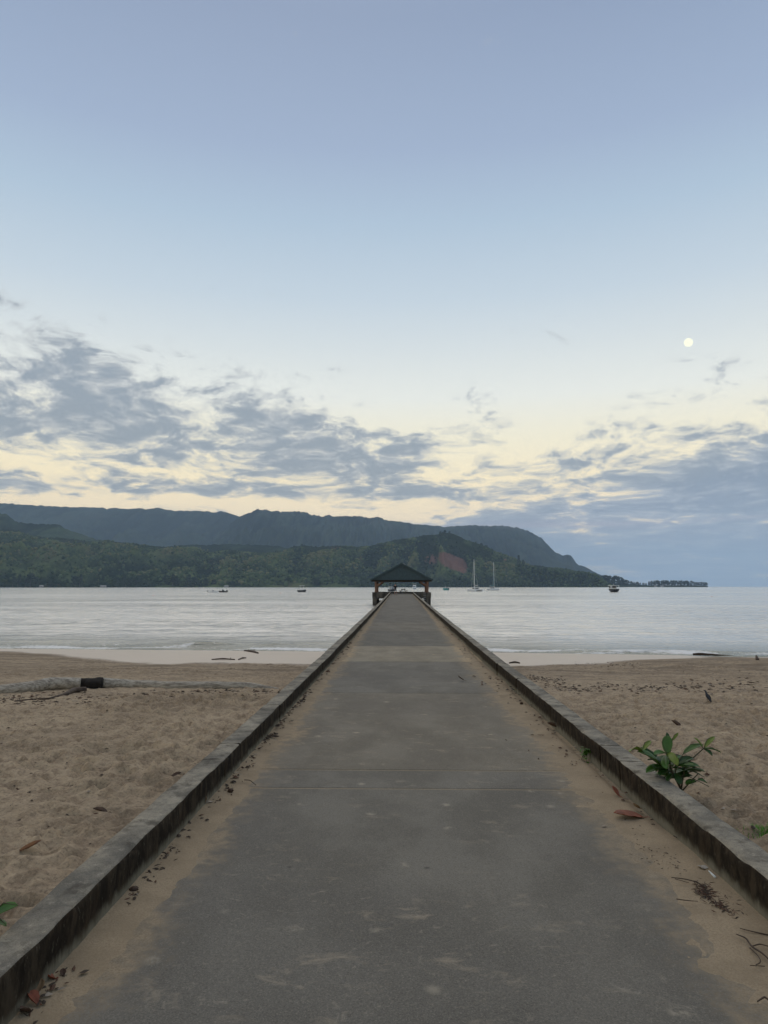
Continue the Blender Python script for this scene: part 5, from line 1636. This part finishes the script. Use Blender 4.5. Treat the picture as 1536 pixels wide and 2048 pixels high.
def chip(p, L, W, a_, rr_):
    """a bit of bark, twig or dead leaf"""
    c, s = math.cos(a_), math.sin(a_)
    h = rr_.uniform(.15, .5) * W + .002
    pts = []
    for u, v in ((-1, -.5), (-.2, -1), (1, -.3), (.8, .5), (-.1, 1), (-.9, .4)):
        u *= L / 2 * rr_.uniform(.8, 1.2); v *= W / 2 * rr_.uniform(.7, 1.2)
        pts.append((p.x + u * c - v * s, p.y + u * s + v * c, p.z + h * rr_.uniform(.1, 1.2)))
    top = (p.x, p.y, p.z + h * 1.5)
    return (pts + [top], [(i, (i + 1) % 6, 6) for i in range(6)] + [(5, 4, 3, 2, 1, 0)])
dark, red, pale = [], [], []
def pick():
    q = rr_.random()
    return dark if q < .62 else (red if q < .88 else pale)
def band_debris(n, pxr, line, spread, Lr):
    for _ in range(n):
        px = rr_.uniform(*pxr)
        p = gp(px, line(px) + rr_.gauss(0, spread))
        L = rr_.uniform(*Lr)
        pick().append(chip(p, L, L * rr_.uniform(.15, .6), rr_.gauss(0, .6), rr_))
band_debris(330, (0, 560), lambda x: 1397 - x * .018, 4.5, (.02, .09))
band_debris(90, (380, 560), lambda x: 1384, 2.0, (.02, .10))
band_debris(110, (0, 190), lambda x: 1404, 4.0, (.02, .07))
band_debris(170, (1050, 1130), lambda x: 1354 + (x - 1050) * .12, 3.5, (.02, .08))
band_debris(330, (1090, 1390), lambda x: 1376 + 3 * math.sin(x * .05), 5.0, (.02, .09))
band_debris(90, (1150, 1290), lambda x: 1330, 3.0, (.03, .10))
band_debris(120, (1380, 1536), lambda x: 1372, 8.0, (.03, .10))
for _ in range(420):      # thin sprinkling everywhere on the dry sand
    side = rr_.random() < .5
    px = rr_.uniform(0, 520) if side else rr_.uniform(1060, 1536)
    py = 1335 + 360 * rr_.random() ** 1.8
    lim = (801 - (py - 1165) / .859) if side else (801 + (py - 1165) / .727)
    if (side and px > lim - 6) or (not side and px < lim + 6): continue
    p = gp(px, py)
    L = rr_.uniform(.012, .055)
    pick().append(chip(p, L, L * rr_.uniform(.15, .6), rr_.gauss(0, .9), rr_))
# litter along the foot of both kerbs
def foot(side, y0, y1, n, spread, Lr):
    for _ in range(n):
        y = rr_.uniform(y0, y1)
        u = abs(rr_.gauss(0, spread)) + .01
        x = XL + u if side < 0 else XR - u
        L = rr_.uniform(*Lr)
        pick().append(chip(Vector((x, y, float(deck_z(y)) + .03 * max(0, 1 - u / .4))), L, L * rr_.uniform(.15, .7), rr_.uniform(0, 3.1), rr_))
for args in ((-1, 2.5, 3.4, 46, .05, (.012, .05)), (-1, 4.0, 4.9, 60, .05, (.01, .05)), (-1, 5.0, 7.5, 70, .05, (.012, .06)), (-1, 7.5, 12, 130, .05, (.02, .09)), (-1, 12, 28, 70, .05, (.03, .10)),
             (1, 3.1, 3.6, 30, .05, (.01, .04)), (1, 5.0, 9, 70, .22, (.01, .05)), (1, 9, 14, 70, .18, (.02, .08)), (1, 14, 30, 40, .2, (.03, .1))):
    foot(*args)
# brown fibre patch under the right kerb
for _ in range(420):
    t_ = rr_.random()
    px = 1395 + 85 * t_ + rr_.gauss(0, 7); py = 1776 + 46 * t_ + rr_.gauss(0, 9)
    p = hit(px, py, lambda x, y: deck_z(y) + .02)
    if p.x > XR - .01: continue
    L = rr_.uniform(.012, .05)
    (red if rr_.random() < .5 else dark).append(chip(p, L, L * rr_.uniform(.06, .25), rr_.uniform(0, 3.1), rr_))
for _ in range(90):
    px = rr_.uniform(1260, 1400); py = 1690 + (px - 1260) * .35 + rr_.gauss(0, 14)
    p = hit(px, py, lambda x, y: deck_z(y) + .018)
    if p.x > XR - .01: continue
    L = rr_.uniform(.008, .03)
    dark.append(chip(p, L, L * .2, rr_.uniform(0, 3.1), rr_))
scatter('beach_debris', dark, m_paint('dark_debris', (.06, .042, .028), .9, .4, 9))
scatter('leaf_litter', red, m_paint('brown_leaf_litter', (.10, .05, .028), .9, .4, 9))
scatter('shell_litter', pale, m_paint('pale_litter', (.34, .28, .21), .8, .3, 9))
